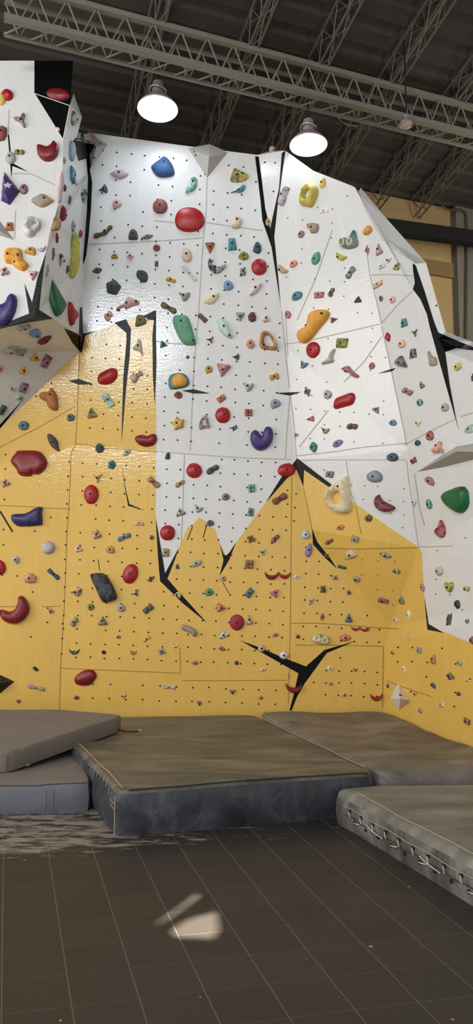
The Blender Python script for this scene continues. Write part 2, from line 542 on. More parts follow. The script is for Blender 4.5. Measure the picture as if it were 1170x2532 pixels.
# left wing
nd('LL0', -230, 1832, 7.02); nd('LB', -120, 1173, 7.13); nd('LC', -230, 1279, 7.05)
nd('U2', 0, 812, 6.1); nd('U1', -230, 878, 6.1); nd('X0', 85, 784, 6.1); nd('U4', 132, 789, 6.4); nd('U5', 200, 832, 6.93)
nd('X1', 114, 625, 6.1); nd('X2', 152, 470, 6.1); nd('X3', 157, 345, 6.1); nd('X4', 173, 260, 6.1); nd('X5', 181, 150, 6.1)
nd('H1', 181, 227, 6.25); nd('H2', 203, 290, 6.5); nd('H3', 189, 342, 6.5)
nd('FT', -230, 150, 6.1)
FACETS = {
 'wall_back': [('A0', 'C0', 'C2', 'A2', 'A1'), ('A2', 'C2', 'C1', 'C4', 'V1x') , ],
}
FACETS = {
 'wall_back': ['A0 C0 C2 A2 A1', 'A2 C2 C1 C4 T2 T1 A4 M3 M2 A3 A5 NA', 'T2 C4 C6 V1', 'C2 E3 E2 R3 R2 R1 C6 C4 C1',
               'C0 E0 E1 D2 D1 G1 C2', 'C2 G1 D1 E4 E3', 'D1 D2 E4'],
 'wall_right': ['E3 E2 Ka Kb K1 Kc K2', 'E2 R3 S0 Sm S2 Ka', 'S0 B0 O1 O2 S2 Sm', 'S2b O2b O3 K1 Kb Ka', 'K1 O3 Q1 Q2 Kf Ke Kd Kc',
                'Kc Kd Ke Kf W5 K2', 'E3 K2 W5 W6 E4', 'E4 W6 W7 E0 E1 D2'],
 'wall_left': ['LL0 A0 A1 A2 NA LB LC', 'LB NA A5', 'LC LB A5 A3 U5 U4 X0 U2 U1', 'U1 U2 X0 X1 X2 X3 X4 X5 FT',
               'X0 U4 U5 A3 M2 M3 A4 H3 H2 H1 X4 X3 X2 X1', ],
}
TRIS = []        # (wall, [px], [3-D], normal)
for wall, polys in FACETS.items():
    for ps in polys:
        ns = ps.split()
        px = [Vector((NODE[n][0][0], NODE[n][0][1], 0)) for n in ns]
        for t in tessellate_polygon([px]):
            q = [Vector(px[i][:2]) for i in t]; p3 = [NODE[ns[i]][1] for i in t]
            n = (p3[1] - p3[0]).cross(p3[2] - p3[0])
            if n.length < 1e-7:
                continue
            n.normalize()
            c = (p3[0] + p3[1] + p3[2]) / 3
            if n.dot(CAMP - c) < 0:
                n = -n
            TRIS.append((wall, q, p3, n))


def cross2(a, b, p):
    return (b[0] - a[0]) * (p[1] - a[1]) - (b[1] - a[1]) * (p[0] - a[0])


def in_tri(q, p):
    d = [cross2(q[i], q[(i + 1) % 3], p) for i in range(3)]
    return all(v >= -1e-6 for v in d) or all(v <= 1e-6 for v in d)


def facet_at(px, py):
    best = None
    for T in TRIS:
        if in_tri(T[1], (px, py)):
            return T
        c = sum(T[1], Vector((0, 0))) / 3
        d = (c - Vector((px, py))).length
        e = min((Vector((px, py)) - v).length for v in T[1])
        d = min(d, e)
        if best is None or d < best[0]:
            best = (d, T)
    return best[1]


def clip(poly, tri):
    """Sutherland-Hodgman, both in pixels, tri convex"""
    if cross2(tri[0], tri[1], tri[2]) < 0:
        tri = [tri[0], tri[2], tri[1]]
    out = [tuple(p) for p in poly]
    for i in range(3):
        a, b = tri[i], tri[(i + 1) % 3]
        src, out = out, []
        for j in range(len(src)):
            p, q = src[j], src[(j + 1) % len(src)]
            dp, dq = cross2(a, b, p), cross2(a, b, q)
            if dp >= 0:
                out.append(p)
            if dp * dq < 0:
                t = dp / (dp - dq)
                out.append((p[0] + (q[0] - p[0]) * t, p[1] + (q[1] - p[1]) * t))
        if len(out) < 3:
            return []
    return out


WB = {wname: bmesh.new() for wname in FACETS}
for wall, q, p3, n in TRIS:
    b_ = WB[wall]
    f = b_.faces.new([b_.verts.new(p) for p in p3])
    f.normal_update()
    if f.normal.dot(n) < 0:
        f.normal_flip()
    f.material_index = 0


def paint(poly, mat_index, off, only=None, convex=False):
    """coat of paint: the outline cut to every facet it runs over, lying on the boards"""
    pts = [Vector((x, y, 0)) for x, y in poly]
    tl = [poly] if convex else [[poly[i] for i in t] for t in tessellate_polygon([pts])]
    for wall, q, p3, n in TRIS:
        if only and wall not in only:
            continue
        x0, x1 = min(v[0] for v in q), max(v[0] for v in q); y0, y1 = min(v[1] for v in q), max(v[1] for v in q)
        for t in tl:
            if max(v[0] for v in t) < x0 or min(v[0] for v in t) > x1 or max(v[1] for v in t) < y0 or min(v[1] for v in t) > y1:
                continue
            c = clip(t, q)
            if len(c) < 3:
                continue
            b_ = WB[wall]
            o = p3[0] + n * off
            vs = [b_.verts.new(at_plane(x, y, o, n)) for x, y in c]
            try:
                f = b_.faces.new(vs)
            except ValueError:
                continue
            f.normal_update()
            if f.calc_area() < 1e-8:
                b_.faces.remove(f); continue
            if f.normal.dot(n) < 0:
                f.normal_flip()
            f.material_index = mat_index


def stroke(pts, wpx, mat_index, off=0.0025, only=None):
    for (x0, y0), (x1, y1) in zip(pts, pts[1:]):
        d = Vector((x1 - x0, y1 - y0)); L = d.length
        if L < 1e-6:
            continue
        nn = Vector((-d.y, d.x)) / L * wpx / 2
        paint([(x0 + nn.x, y0 + nn.y), (x1 + nn.x, y1 + nn.y), (x1 - nn.x, y1 - nn.y), (x0 - nn.x, y0 - nn.y)], mat_index, off, only, True)


YELLOW = [(-230, 1279), (-120, 1173), (0, 1058), (196, 868), (207, 826), (237, 819), (290, 798), (383, 769), (386, 830), (386, 1090), (385, 1280), (397, 1380),
          (408, 1420), (432, 1380), (443, 1353), (455, 1325), (466, 1301), (474, 1300), (481, 1293), (493, 1279), (510, 1290), (518, 1300),
          (530, 1306), (545, 1345), (559, 1374), (584, 1342), (622, 1290), (657, 1243), (700, 1182), (730, 1150), (737, 1150),
          (820, 1204), (878, 1245), (960, 1302), (1035, 1353), (1043, 1366), (1049, 1475), (1058, 1553), (1100, 1563), (1170, 1592),
          (1500, 1720), (1500, 2066), (948, 1832), (-230, 1832)]
paint(YELLOW, 1, 0.0012)
BLACKS = [
 [(381, 790), (386, 768), (386, 830), (387, 900), (383, 1000), (378, 930), (377, 830)],
 [(355, 781), (386, 767), (386, 792), (366, 790)],
 [(283, 798), (312, 789), (324, 814), (321, 880), (312, 960), (300, 1097), (305, 930), (313, 840), (312, 823)],
 [(159, 812), (196, 827), (198, 760), (203, 760), (206, 825), (237, 818), (210, 831), (202, 874), (180, 849)],
 [(213, 380), (218, 438), (215, 520), (210, 590), (206, 640), (206, 655), (213, 632), (219, 585), (225, 515), (228, 450), (222, 420), (219, 385)],
 [(114, 622), (104, 700), (97, 766), (132, 788), (72, 797), (5, 812), (-60, 832), (-60, 822), (0, 804), (72, 775), (60, 701), (79, 748), (92, 690)],
 [(19, 333), (22, 333), (29, 402), (70, 425), (30, 410), (28, 440)],
 [(85, 231), (155, 344), (173, 260), (183, 226), (183, 148), (85, 148)],
 [(-40, 1085), (0, 1050), (61, 984), (0, 1060), (-40, 1092)],
 [(170, 942), (195, 937), (231, 950), (195, 951)],
 [(385, 1280), (397, 1350), (403, 1385), (408, 1418), (443, 1353), (432, 1385), (414, 1431), (439, 1460), (513, 1541), (450, 1490), (427, 1467), (396, 1437), (391, 1380)],
 [(300, 1143), (312, 1215), (320, 1246), (357, 1262), (317, 1251), (310, 1215)],
 [(543, 1343), (553, 1370), (559, 1374), (568, 1366), (584, 1340), (567, 1384), (543, 1424), (553, 1385)],
 [(735, 1133), (820, 1198), (816, 1206), (752, 1162), (750, 1203), (733, 1160), (712, 1180), (657, 1243), (695, 1182), (726, 1145)],
 [(772, 1307), (785, 1340), (818, 1382), (834, 1407), (805, 1380), (774, 1346)],
 [(593, 1583), (645, 1602), (700, 1626), (757, 1648), (803, 1607), (879, 1585), (808, 1615), (752, 1692), (735, 1722), (721, 1757), (716, 1757), (726, 1720), (738, 1665), (680, 1632)],
 [(1049, 1475), (1060, 1543), (1098, 1565), (1057, 1557)],
 [(449, 966), (478, 962), (520, 973), (478, 973)],
 [(679, 972), (718, 970), (745, 969), (718, 978)],
 [(933, 924), (965, 913), (979, 910), (969, 918)],
 [(631, 387), (640, 387), (656, 515), (668, 566), (679, 515), (690, 466), (697, 379), (706, 371), (686, 512), (678, 585), (686, 665), (695, 766), (692, 740), (672, 612), (660, 577), (649, 545), (645, 500)],
 [(1021, 651), (1028, 656), (1050, 720), (1075, 800), (1084, 822), (1120, 838), (1170, 858), (1500, 998), (1500, 1012), (1170, 866), (1129, 860), (1101, 870), (1112, 950), (1127, 1031), (1135, 1067), (1122, 1020), (1098, 935), (1062, 805), (1056, 777), (1040, 740), (1021, 715), (1026, 700), (1022, 669)],
 [(189, 340), (231, 352), (235, 358), (222, 420), (214, 392), (195, 398), (180, 350)],
]
for p in BLACKS:
    paint(p, 2, 0.0035)
WHITELINES = [[(85, 231), (172, 261)], [(85, 231), (155, 344)], [(173, 260), (156, 344)], [(189, 345), (232, 356)]]
for l in WHITELINES:
    stroke(l, 2, 0, 0.0045)
for l, wd in (([(476, 1303), (463, 1336)], 2), ([(512, 1296), (502, 1330)], 2), ([(551, 1440), (567, 1468)], 1.5), ([(0, 1264), (31, 1315)], 4), ([(242, 1383), (247, 1411)], 1.5)):
    stroke(l, wd, 2, 0.0035)
SEAMS_W = [
 [(512, 440), (510, 520), (502, 600)], [(502, 600), (490, 790)], [(490, 790), (480, 900), (470, 1115)],
 [(220, 604), (300, 600), (420, 594), (500, 588)], [(380, 545), (430, 550)], [(505, 549), (570, 559), (600, 563), (650, 570)],
 [(375, 842), (430, 850), (485, 852)], [(386, 1116), (460, 1122), (540, 1128), (620, 1133), (720, 1136)],
 [(456, 1124), (452, 1250), (448, 1345)], [(697, 770), (705, 860), (716, 960)], [(717, 975), (708, 1090), (706, 1134)], [(718, 975), (727, 1050), (733, 1135)],
 [(822, 568), (780, 690), (735, 790)], [(705, 851), (760, 843), (880, 815), (940, 801)], [(944, 832), (900, 895), (850, 945)], [(812, 1015), (740, 1105)],
 [(735, 1127), (820, 1118), (905, 1105), (1008, 1096)], [(735, 1138), (820, 1137), (900, 1137), (1005, 1137)],
 [(908, 630), (915, 680), (930, 740), (943, 800)], [(917, 680), (960, 678), (1022, 682)], [(943, 800), (985, 752), (1020, 720)],
 [(943, 806), (960, 880), (1000, 1070), (1005, 1100)], [(1000, 1100), (1060, 1068), (1125, 1036)], [(1005, 1140), (1010, 1180), (1022, 1260), (1034, 1350)],
 [(1034, 1352), (1060, 1352), (1120, 1350)], [(1025, 1170), (1038, 1260), (1050, 1300)], [(856, 1140), (866, 1215), (880, 1248)],
 [(22, 270), (20, 333)], [(30, 430), (50, 428), (78, 430), (135, 457)], [(38, 520), (36, 590)], [(145, 520), (122, 580), (116, 622)],
 [(885, 470), (905, 520), (945, 590), (1010, 640)], [(1140, 1030), (1170, 1020)], [(705, 772), (712, 880)],
]
for l in SEAMS_W:
    stroke(l, 2.2, 3)
SEAMS_Y = [
 [(196, 870), (192, 1000), (187, 1100)], [(187, 1100), (176, 1120), (170, 1260), (166, 1310)], [(166, 1310), (160, 1480), (150, 1652)], [(150, 1652), (147, 1760)],
 [(185, 1098), (212, 1098), (240, 1108), (300, 1110), (386, 1117)], [(0, 1106), (90, 1060), (186, 1005)], [(-100, 1160), (0, 1106)],
 [(0, 1250), (60, 1252), (100, 1255), (175, 1259)], [(105, 1500), (150, 1499)], [(0, 1500), (60, 1500)],
 [(150, 1652), (250, 1657), (360, 1661), (445, 1665)], [(445, 1600), (446, 1665)], [(450, 1683), (560, 1683), (710, 1682)], [(714, 1665), (713, 1740)],
 [(722, 1180), (720, 1330), (719, 1500), (716, 1680)], [(750, 1205), (760, 1250), (772, 1310)], [(719, 1541), (780, 1541), (850, 1545), (940, 1553)],
 [(730, 1595), (850, 1596), (945, 1598)], [(948, 1598), (947, 1690), (946, 1750)], [(938, 1552), (985, 1555)], [(958, 1684), (1000, 1700), (1066, 1722)],
 [(880, 1250), (893, 1320)], [(800, 1355), (870, 1358), (1035, 1354)],
]
for l in SEAMS_Y:
    stroke(l, 2.0, 4)


def in_poly(p, poly):
    c = False
    j = len(poly) - 1
    for i in range(len(poly)):
        (xi, yi), (xj, yj) = poly[i], poly[j]
        if (yi > p[1]) != (yj > p[1]) and p[0] < (xj - xi) * (p[1] - yi) / (yj - yi) + xi:
            c = not c
        j = i
    return c


rnd = random.Random(7)
# rows of threaded bolt holes in the boards
NUTS = [   # region polygon, origin, step x, step y, faint, share kept
 ([(160, 1115), (384, 1125), (384, 1270), (402, 1440), (445, 1470), (445, 1650), (155, 1645)], (205, 1145), 35.2, 34.3, 0, 0.95),
 ([(390, 1130), (716, 1140), (715, 1660), (450, 1660), (448, 1480), (410, 1410), (386, 1270)], (413, 1160), 33.3, 33.8, 0, 0.95),
 ([(728, 1200), (770, 1320), (830, 1410), (940, 1530), (940, 1590), (726, 1585)], (730, 1255), 31.5, 32.5, 0, 0.95),
 ([(770, 1640), (940, 1605), (940, 1740), (745, 1740)], (745, 1655), 31.5, 31.0, 0, 0.85),
 ([(160, 1668), (715, 1690), (713, 1745), (160, 1740)], (190, 1690), 41, 36, 0, 0.9),
 ([(225, 350), (630, 390), (655, 560), (680, 680), (700, 860), (712, 1120), (395, 1105), (388, 775), (210, 818), (215, 500)], (255, 372), 34.6, 35.2, 0, 0.85),
 ([(200, 880), (300, 830), (376, 860), (376, 1100), (195, 1090)], (228, 848), 35.0, 35.0, 0, 0.9),
 ([(5, 1120), (165, 1120), (160, 1640), (5, 1640)], (14, 1123), 38.5, 37.5, 0, 0.45),
 ([(60, 1000), (180, 900), (180, 1010)], (88, 980), 37, 37, 0, 0.8),
 ([(700, 520), (870, 480), (935, 790), (1000, 1100), (740, 1120), (712, 860)], (712, 540), 36, 36, 1, 0.55),
 ([(750, 1145), (1000, 1145), (1025, 1340), (880, 1240)], (770, 1160), 33, 33, 1, 0.7),
 ([(1050, 1200), (1165, 1190), (1165, 1560), (1065, 1530)], (1052, 1215), 34, 36, 1, 0.35),
 ([(650, 390), (690, 390), (680, 500), (665, 540)], (655, 400), 24, 36, 0, 0.8),
 ([(975, 1580), (1165, 1610), (1165, 1790), (985, 1720)], (985, 1600), 36, 36, 0, 0.35),
 ([(230, 340), (262, 356), (222, 412)], (234, 366), 16, 26, 0, 1.0),
 ([(1045, 670), (1060, 670), (1098, 810), (1085, 810)], (1052, 668), 30, 42, 0, 0.8),
 ([(810, 1370), (1020, 1365), (960, 1530)], (815, 1380), 40, 36, 1, 0.6),
]
for reg, (ox, oy), sx, sy, faint, keep in NUTS:
    for j in range(-30, 40):
        for i in range(-30, 40):
            x = ox + i * sx - j * 1.2 + rnd.uniform(-1.3, 1.3)
            y = oy + j * sy
            y += (0.05 + (1426 - y) / 16000) * (x - ox) + rnd.uniform(-1.3, 1.3)
            if rnd.random() > keep or not in_poly((x, y), reg):
                continue
            rr = 2.2 if not faint else 1.8
            pts = [(x + rr * math.cos(a * math.pi / 4), y + rr * math.sin(a * math.pi / 4)) for a in range(8)]
            paint(pts, 5 if not faint else 6, 0.0048, None, True)
for name in WB:
    struct(obj(name, WB[name], [M_WHITE, M_YEL, M_BLACK, M_SEAMW, M_SEAMY, M_NUT, M_NUTG]))
# ------------------------------------------------------------------ climbing holds
def frame_at(px, py, lift=0.0):
    """where a pixel meets the boards: origin, rotation (x right, y up, z out of the wall), metres per pixel"""
    T = facet_at(px, py)
    n = T[3]
    o = T[2][0]
    p = at_plane(px, py, o + n * lift, n) - n * lift
    u = Vector((0, 0, 1)).cross(n).normalized()
    v = n.cross(u)
    R = Matrix((u, v, n)).transposed()
    vd = (CAMP - p).normalized()
    cu = max(0.55, abs(Vector((n.x, n.y)).normalized().dot(Vector((vd.x, vd.y)).normalized())))
    return p, R, depth_of(p) / F, min(1.3, 1 / cu), T[0]


def smooth_closed(pts, k=4):
    out = []
    n = len(pts)
    for i in range(n):
        p0, p1, p2, p3 = (Vector(pts[(i + d) % n]) for d in (-1, 0, 1, 2))
        for j in range(k):
            t = j / k
            out.append(0.5 * ((2 * p1) + (p2 - p0) * t + (2 * p0 - 5 * p1 + 4 * p2 - p3) * t * t + (3 * p1 - p0 - 3 * p2 + p3) * t ** 3))
    return out


def shape_outline(code, w, h, rot, r):
    """outline in pixels about the centre, y up"""
    J = lambda a=0.07: 1 + r.uniform(-a, a)
    P = []
    tau = 2 * math.pi
    if code == 'r':
        P = [(math.cos(t * tau / 12) * J(.03), math.sin(t * tau / 12) * J(.03)) for t in range(12)]
    elif code == 'e':
        for t in range(12):
            a = t * tau / 12
            P.append((math.cos(a) * (1 - 0.18 * math.sin(a)) * J(.05), math.sin(a) * J(.04)))
    elif code == 't':
        P = [(0.05, 1), (0.35, 0.45), (0.95, -0.62), (0.75, -0.95), (0, -0.98), (-0.78, -0.95), (-0.95, -0.6), (-0.38, 0.4)]
    elif code == 'd':
        P = [(-1, -0.75), (-0.97, 0.0), (-0.6, 0.72), (0, 1), (0.6, 0.75), (0.97, 0.0), (1, -0.7), (0.6, -0.95), (-0.6, -0.95)]
    elif code == 'k':
        P = [(0, 1), (0.35, 0.45), (1, 0.05), (0.4, -0.5), (0.05, -1), (-0.4, -0.5), (-1, -0.05), (-0.4, 0.5)]
    elif code == 'p':
        P = [(math.sin(i * tau / 5 + .2) * q, math.cos(i * tau / 5 + .2) * q) for i in range(5) for q in (1,)]
        P = [p for i in range(5) for p in (P[i], tuple((P[i][k] * .55 + P[(i + 1) % 5][k] * .45) * 1.04 for k in (0, 1)))]
    elif code == 'q':
        P = [(-1, -0.8), (-1, 0.8), (-0.75, 1), (0.8, 0.95), (1, 0.7), (0.95, -0.75), (0.75, -1), (-0.7, -0.97)]
        P = [(a * J(), b * J()) for a, b in P]
    elif code == 'g':
        P = [(-0.6, 1), (0.6, 0.95), (0.78, 0.7), (1, -0.7), (0.8, -1), (0, -0.95), (-0.85, -1), (-1, -0.75), (-0.75, 0.7)]
    elif code == 's':
        for i in range(5):
            a = i * tau / 5
            P += [(math.sin(a) * 1.05, math.cos(a) * 1.05), (math.sin(a + .32) * .78, math.cos(a + .32) * .78), (math.sin(a + tau / 10) * .62, math.cos(a + tau / 10) * .62), (math.sin(a + tau / 5 - .32) * .78, math.cos(a + tau / 5 - .32) * .78)]
    elif code == 'b':
        P = [(-1, -0.25), (-0.85, 0.4), (-0.4, 0.78), (0.1, 0.75), (0.55, 0.95), (0.92, 0.7), (1, 0.1), (0.75, -0.45), (0.2, -0.5), (-0.3, -0.85), (-0.8, -0.8)]
    elif code == 'c':
        P = [(-1, 0.95), (-0.8, 0.55), (-0.4, 0.15), (0, 0.05), (0.42, 0.15), (0.8, 0.5), (1, 0.9), (0.98, 0.2), (0.7, -0.5), (0.3, -0.95), (-0.25, -1), (-0.7, -0.55), (-0.97, 0.15)]
    elif code == 'n':
        P = [(-1, 0.1), (-0.92, 0.75), (-0.6, 0.95), (0, 0.72), (0.6, 1), (0.93, 0.7), (1, 0), (0.9, -0.8), (0.55, -0.98), (0, -0.7), (-0.6, -1), (-0.93, -0.7)]
        P = [(a * J(.04), b * J(.12)) for a, b in P]
    elif code == 'm':
        P = [(0, 1), (0.4, 0.7), (0.35, 0.25), (0.85, 0.15), (1, -0.35), (0.6, -0.8), (0.2, -0.6), (-0.2, -1), (-0.7, -0.85), (-0.7, -0.3), (-1, 0.1), (-0.85, 0.65), (-0.35, 0.6)]
        P = [(a * J(), b * J()) for a, b in P]
    elif code == 'h':
        P = [(0, -1), (-0.6, -0.5), (-0.97, 0.1), (-0.95, 0.75), (-0.55, 0.98), (-0.15, 0.6), (0.02, 0.4), (0.2, 0.65), (0.6, 1), (0.95, 0.7), (0.97, 0.05), (0.55, -0.55)]
    elif code == 'f':
        n = 7
        o = r.uniform(0, 1)
        P = [(math.cos((i + o) * tau / n) * r.uniform(.8, 1.05), math.sin((i + o) * tau / n) * r.uniform(.8, 1.05)) for i in range(n)]
        P = [p for i in range(n) for p in (P[i], tuple((P[i][k] + P[(i + 1) % n][k]) / 2 for k in (0, 1)))]
    elif code == 'y':
        P = [(-1, 0.9), (-0.5, 0.75), (0, 0.55), (0.5, 0.75), (1, 0.95), (0.85, 0.5), (0.4, 0.05), (0.3, -0.5), (0.1, -1), (-0.25, -0.85), (-0.3, -0.3), (-0.5, 0.1), (-0.95, 0.5)]
    elif code == 'l':
        P = [(-1, 0), (-0.55, 0.55), (0, 0.9), (0.55, 0.6), (1, 0.05), (0.55, -0.7), (0, -0.98), (-0.55, -0.6)]
    elif code == 'w':
        P = [(-1, 0.5), (-0.4, 0.45), (0.2, 0.62), (0.7, 1), (0.95, 0.6), (0.9, 0), (0.62, -0.7), (0.2, -1), (-0.1, -0.7), (-0.4, -0.15), (-0.8, 0.12)]
    c_, s_ = math.cos(math.radians(rot)), math.sin(math.radians(rot))
    P = [(x * w / 2, y * h / 2) for x, y in P]
    return [(x * c_ - y * s_, x * s_ + y * c_) for x, y in P]


def seg_dist(p, a, b):
    ab = b - a
    t = max(0, min(1, (p - a).dot(ab) / max(1e-12, ab.length_squared)))
    return (p - a - ab * t).length


def pillow(outline, H, style, seed, hole=None, detail=7.0):
    """cast resin body over an outline (metres): returns bmesh and a height function"""
    out = [Vector(p) for p in outline]
    ar = sum(a.x * b.y - b.x * a.y for a, b in zip(out, out[1:] + out[:1]))
    if ar < 0:
        out.reverse()
    hol = [Vector(p) for p in hole] if hole else []
    edges = list(zip(out, out[1:] + out[:1])) + list(zip(hol, hol[1:] + hol[:1]))
    xs = [p.x for p in out]; ys = [p.y for p in out]
    W, Hh = max(xs) - min(xs), max(ys) - min(ys)
    dist = lambda p: min(seg_dist(p, a, b) for a, b in edges)
    tout = [tuple(p) for p in out]; thol = [tuple(p) for p in hol]
    inside = lambda p: in_poly(p, tout) and not (thol and in_poly(p, thol))
    step = min(W, Hh) / detail
    step = max(step, max(W, Hh) / 22)
    grid = []
    nx, ny = int(W / step) + 2, int(Hh / step) + 2
    for j in range(ny):
        for i in range(nx):
            p = Vector((min(xs) + (i + (0.5 if j % 2 else 0)) * step, min(ys) + j * step))
            if inside(p):
                d = dist(p)
                if d > step * 0.42:
                    grid.append((p, d))
    dmax = max([d for _, d in grid] + [min(W, Hh) * 0.2])
    pts = [p for p, _ in grid]; ds = [d for _, d in grid]
    # rings just inside the rim
    for loop, sgn in ((out, 1), (hol, -1)):
        n = len(loop)
        for i in range(n):
            a, b, c = loop[i - 1], loop[i], loop[(i + 1) % n]
            t = (c - a)
            if t.length < 1e-9:
                continue
            nn = Vector((-t.y, t.x)).normalized()
            for f in (0.07, 0.22):
                q = b + nn * dmax * f
                if not inside(q):
                    q = b - nn * dmax * f
                    if not inside(q):
                        continue
                dd = dist(q)
                if dd > dmax * f * 0.75:
                    pts.append(q); ds.append(dd)
    nb = len(out); nh = len(hol)
    verts = out + hol + pts
    ed = [(i, (i + 1) % nb) for i in range(nb)] + [(nb + i, nb + (i + 1) % nh) for i in range(nh)]
    r = delaunay_2d_cdt(verts, ed, [], 1 if not nh else 0, 1e-7)
    V2, F2 = r[0], r[2]
    off = Vector((seed * 3.7 % 50, seed * 1.3 % 50, 0))
    sz = min(W, Hh)

    def height(p, d=None):
        if d is None:
            d = dist(p) if inside(p) else 0.0
        x = d / dmax
        if style == 'slab':
            x = min(1, x / 0.55); z = H * math.sqrt(max(0, 1 - (1 - x) ** 2))
        elif style == 'disc':
            a = min(1, x / 0.16); z = H * (0.42 * math.sqrt(max(0, 1 - (1 - a) ** 2)) + 0.58 * math.sin(min(1, x) * math.pi / 2))
        elif style == 'facet':
            a = min(1, x / 0.1); z = H * (0.25 * a + 0.75 * min(1, x / 0.85))
        else:
            x = min(1, x / 0.92); z = H * max(0, 1 - (1 - x) ** 2) ** 0.55
        amp = {'rock': 0.34, 'dome': 0.12, 'facet': 0.10, 'slab': 0.08, 'disc': 0.015}[style]
        q = Vector((p.x, p.y, 0)) / (sz * (0.33 if style == 'rock' else 0.5)) + off
        z += H * amp * noise.noise(q) * min(1, d / dmax * 3)
        return max(z, 0.0)
    bm = bmesh.new()
    vs = []
    lut = {}
    for p in V2:
        d = dist(p)
        if d < dmax * 0.02:
            z = -0.004
        else:
            z = height(p, d)
        vs.append(bm.verts.new((p.x, p.y, z)))
    for f in F2:
        c = sum((V2[i] for i in f), Vector((0, 0))) / len(f)
        if not inside(c):
            continue
        a = [vs[i] for i in f]
        ar = sum(V2[f[i]].x * V2[f[(i + 1) % len(f)]].y - V2[f[(i + 1) % len(f)]].x * V2[f[i]].y for i in range(len(f)))
        try:
            bm.faces.new(a if ar > 0 else a[::-1])
        except ValueError:
            pass
    for v in [v for v in bm.verts if not v.link_faces]:
        bm.verts.remove(v)
    return bm, height


M_BOLT = simple('black_socket_bolt', (24, 23, 23), 0.5, metal=0.3)
M_BOLTL = simple('steel_bolt', (150, 150, 148), 0.35, metal=0.8)


def bolt_mesh(r):
    key = 'bolt%.4f' % r
    me = bpy.data.meshes.get(key)
    if me is None:
        bm = bmesh.new()
        prof = [(0.0001, 0.0), (r * 0.5, 0.0), (r * 0.55, r * 0.35), (r * 0.92, r * 0.4), (r, r * 0.2), (r, -r * 2.2)]
        lathe(bm, prof, 10)
        bmesh.ops.recalc_face_normals(bm, faces=bm.faces)
        me = bpy.data.meshes.new(key)
        bm.to_mesh(me); bm.free()
        me.materials.append(M_BOLT)
    return me


HOLDS = []
SHAPEWORD = {'r': 'round', 'e': 'egg-shaped', 't': 'triangular', 'd': 'half-round', 'k': 'kite-shaped', 'p': 'five-sided', 'q': 'squarish', 'g': 'wedge-shaped',
             's': 'star-shaped', 'b': 'bean-shaped', 'c': 'crescent', 'n': 'long bar', 'm': 'lumpy', 'h': 'heart-shaped', 'f': 'angular', 'y': 'three-pronged', 'l': 'lens-shaped', 'w': 'hooked', 'o': 'ring-shaped', 'P': ''}


def make_hold(x, y, w, h, rot, code, colour, hf=None, style=None, nb=False, bolts=None, label=None, mark=None, outline=None, hole=None, name=None, dims=None):
    seed = int(x * 7 + y * 13) % 9973
    r = random.Random(seed)
    styles = {'r': 'dome', 'e': 'dome', 't': 'dome', 'd': 'dome', 'k': 'dome', 'p': 'facet', 'q': 'slab', 'g': 'facet', 's': 'slab', 'b': 'dome', 'c': 'dome', 'n': 'rock', 'm': 'rock', 'h': 'dome', 'f': 'rock', 'y': 'rock', 'l': 'dome', 'w': 'dome', 'o': 'dome', 'P': 'dome'}
    style = style or styles[code]
    pts = outline if outline else smooth_closed(shape_outline(code, w, h, rot, r), 3)
    hf = hf if hf is not None else 0.42
    mpp = frame_at(x, y)[2]
    H = min(w, h) * hf * mpp
    p, R, mpp, us, wall = frame_at(x, y, H * 0.4)
    loc = [Vector((a * mpp * us, b * mpp)) for a, b in pts]
    hl = [Vector((a * mpp * us, b * mpp)) for a, b in hole] if hole else None
    bm, hgt = pillow(loc, H, style, seed, hl)
    nm = name or ('foothold' if max(w, h) < 17.5 else 'climbing_hold')
    o = obj(nm, bm, hold_mat(colour), None, smooth=28 if style in ('rock', 'facet') else 50)
    o.matrix_world = Matrix.Translation(p) @ R.to_4x4()
    if not nb:
        for bx, by in (bolts or [(0, 0)]):
            q = Vector((bx * mpp * us, by * mpp))
            z = hgt(q)
            br = max(1.5, min(2.7, min(w, h) * 0.15)) * mpp
            b = link('bolt', bolt_mesh(round(br, 3)), [], o)
            b.location = (q.x, q.y, z + 0.001)
    rec = dict(o=o, x=x, y=y, w=w, h=h, colour=colour, code=code, label=label, mark=mark, wall=wall, hgt=hgt, mpp=mpp, us=us)
    HOLDS.append(rec)
    return rec


def add_part(rec, name, px, py, w, h, rot, code, colour, hf=0.3, style='dome', outline=None, hole=None, label=None, lift=None):
    """a piece sitting on a hold's body"""
    r = random.Random(int(px * 3 + py))
    pts = outline if outline else smooth_closed(shape_outline(code, w, h, rot, r), 3)
    m, us = rec['mpp'], rec['us']
    q = Vector(((px - rec['x']) * m * us, (rec['y'] - py) * m))
    loc = [Vector((a * m * us, b * m)) for a, b in pts]
    hl = [Vector((a * m * us, b * m)) for a, b in hole] if hole else None
    bm, _ = pillow(loc, min(w, h) * hf * m, style, 5, hl)
    o = obj(name, bm, hold_mat(colour), rec['o'], smooth=40)
    z = rec['hgt'](q) if lift is None else lift * m
    o.location = (q.x, q.y, z)
    if label:
        o['label'] = label
    return o


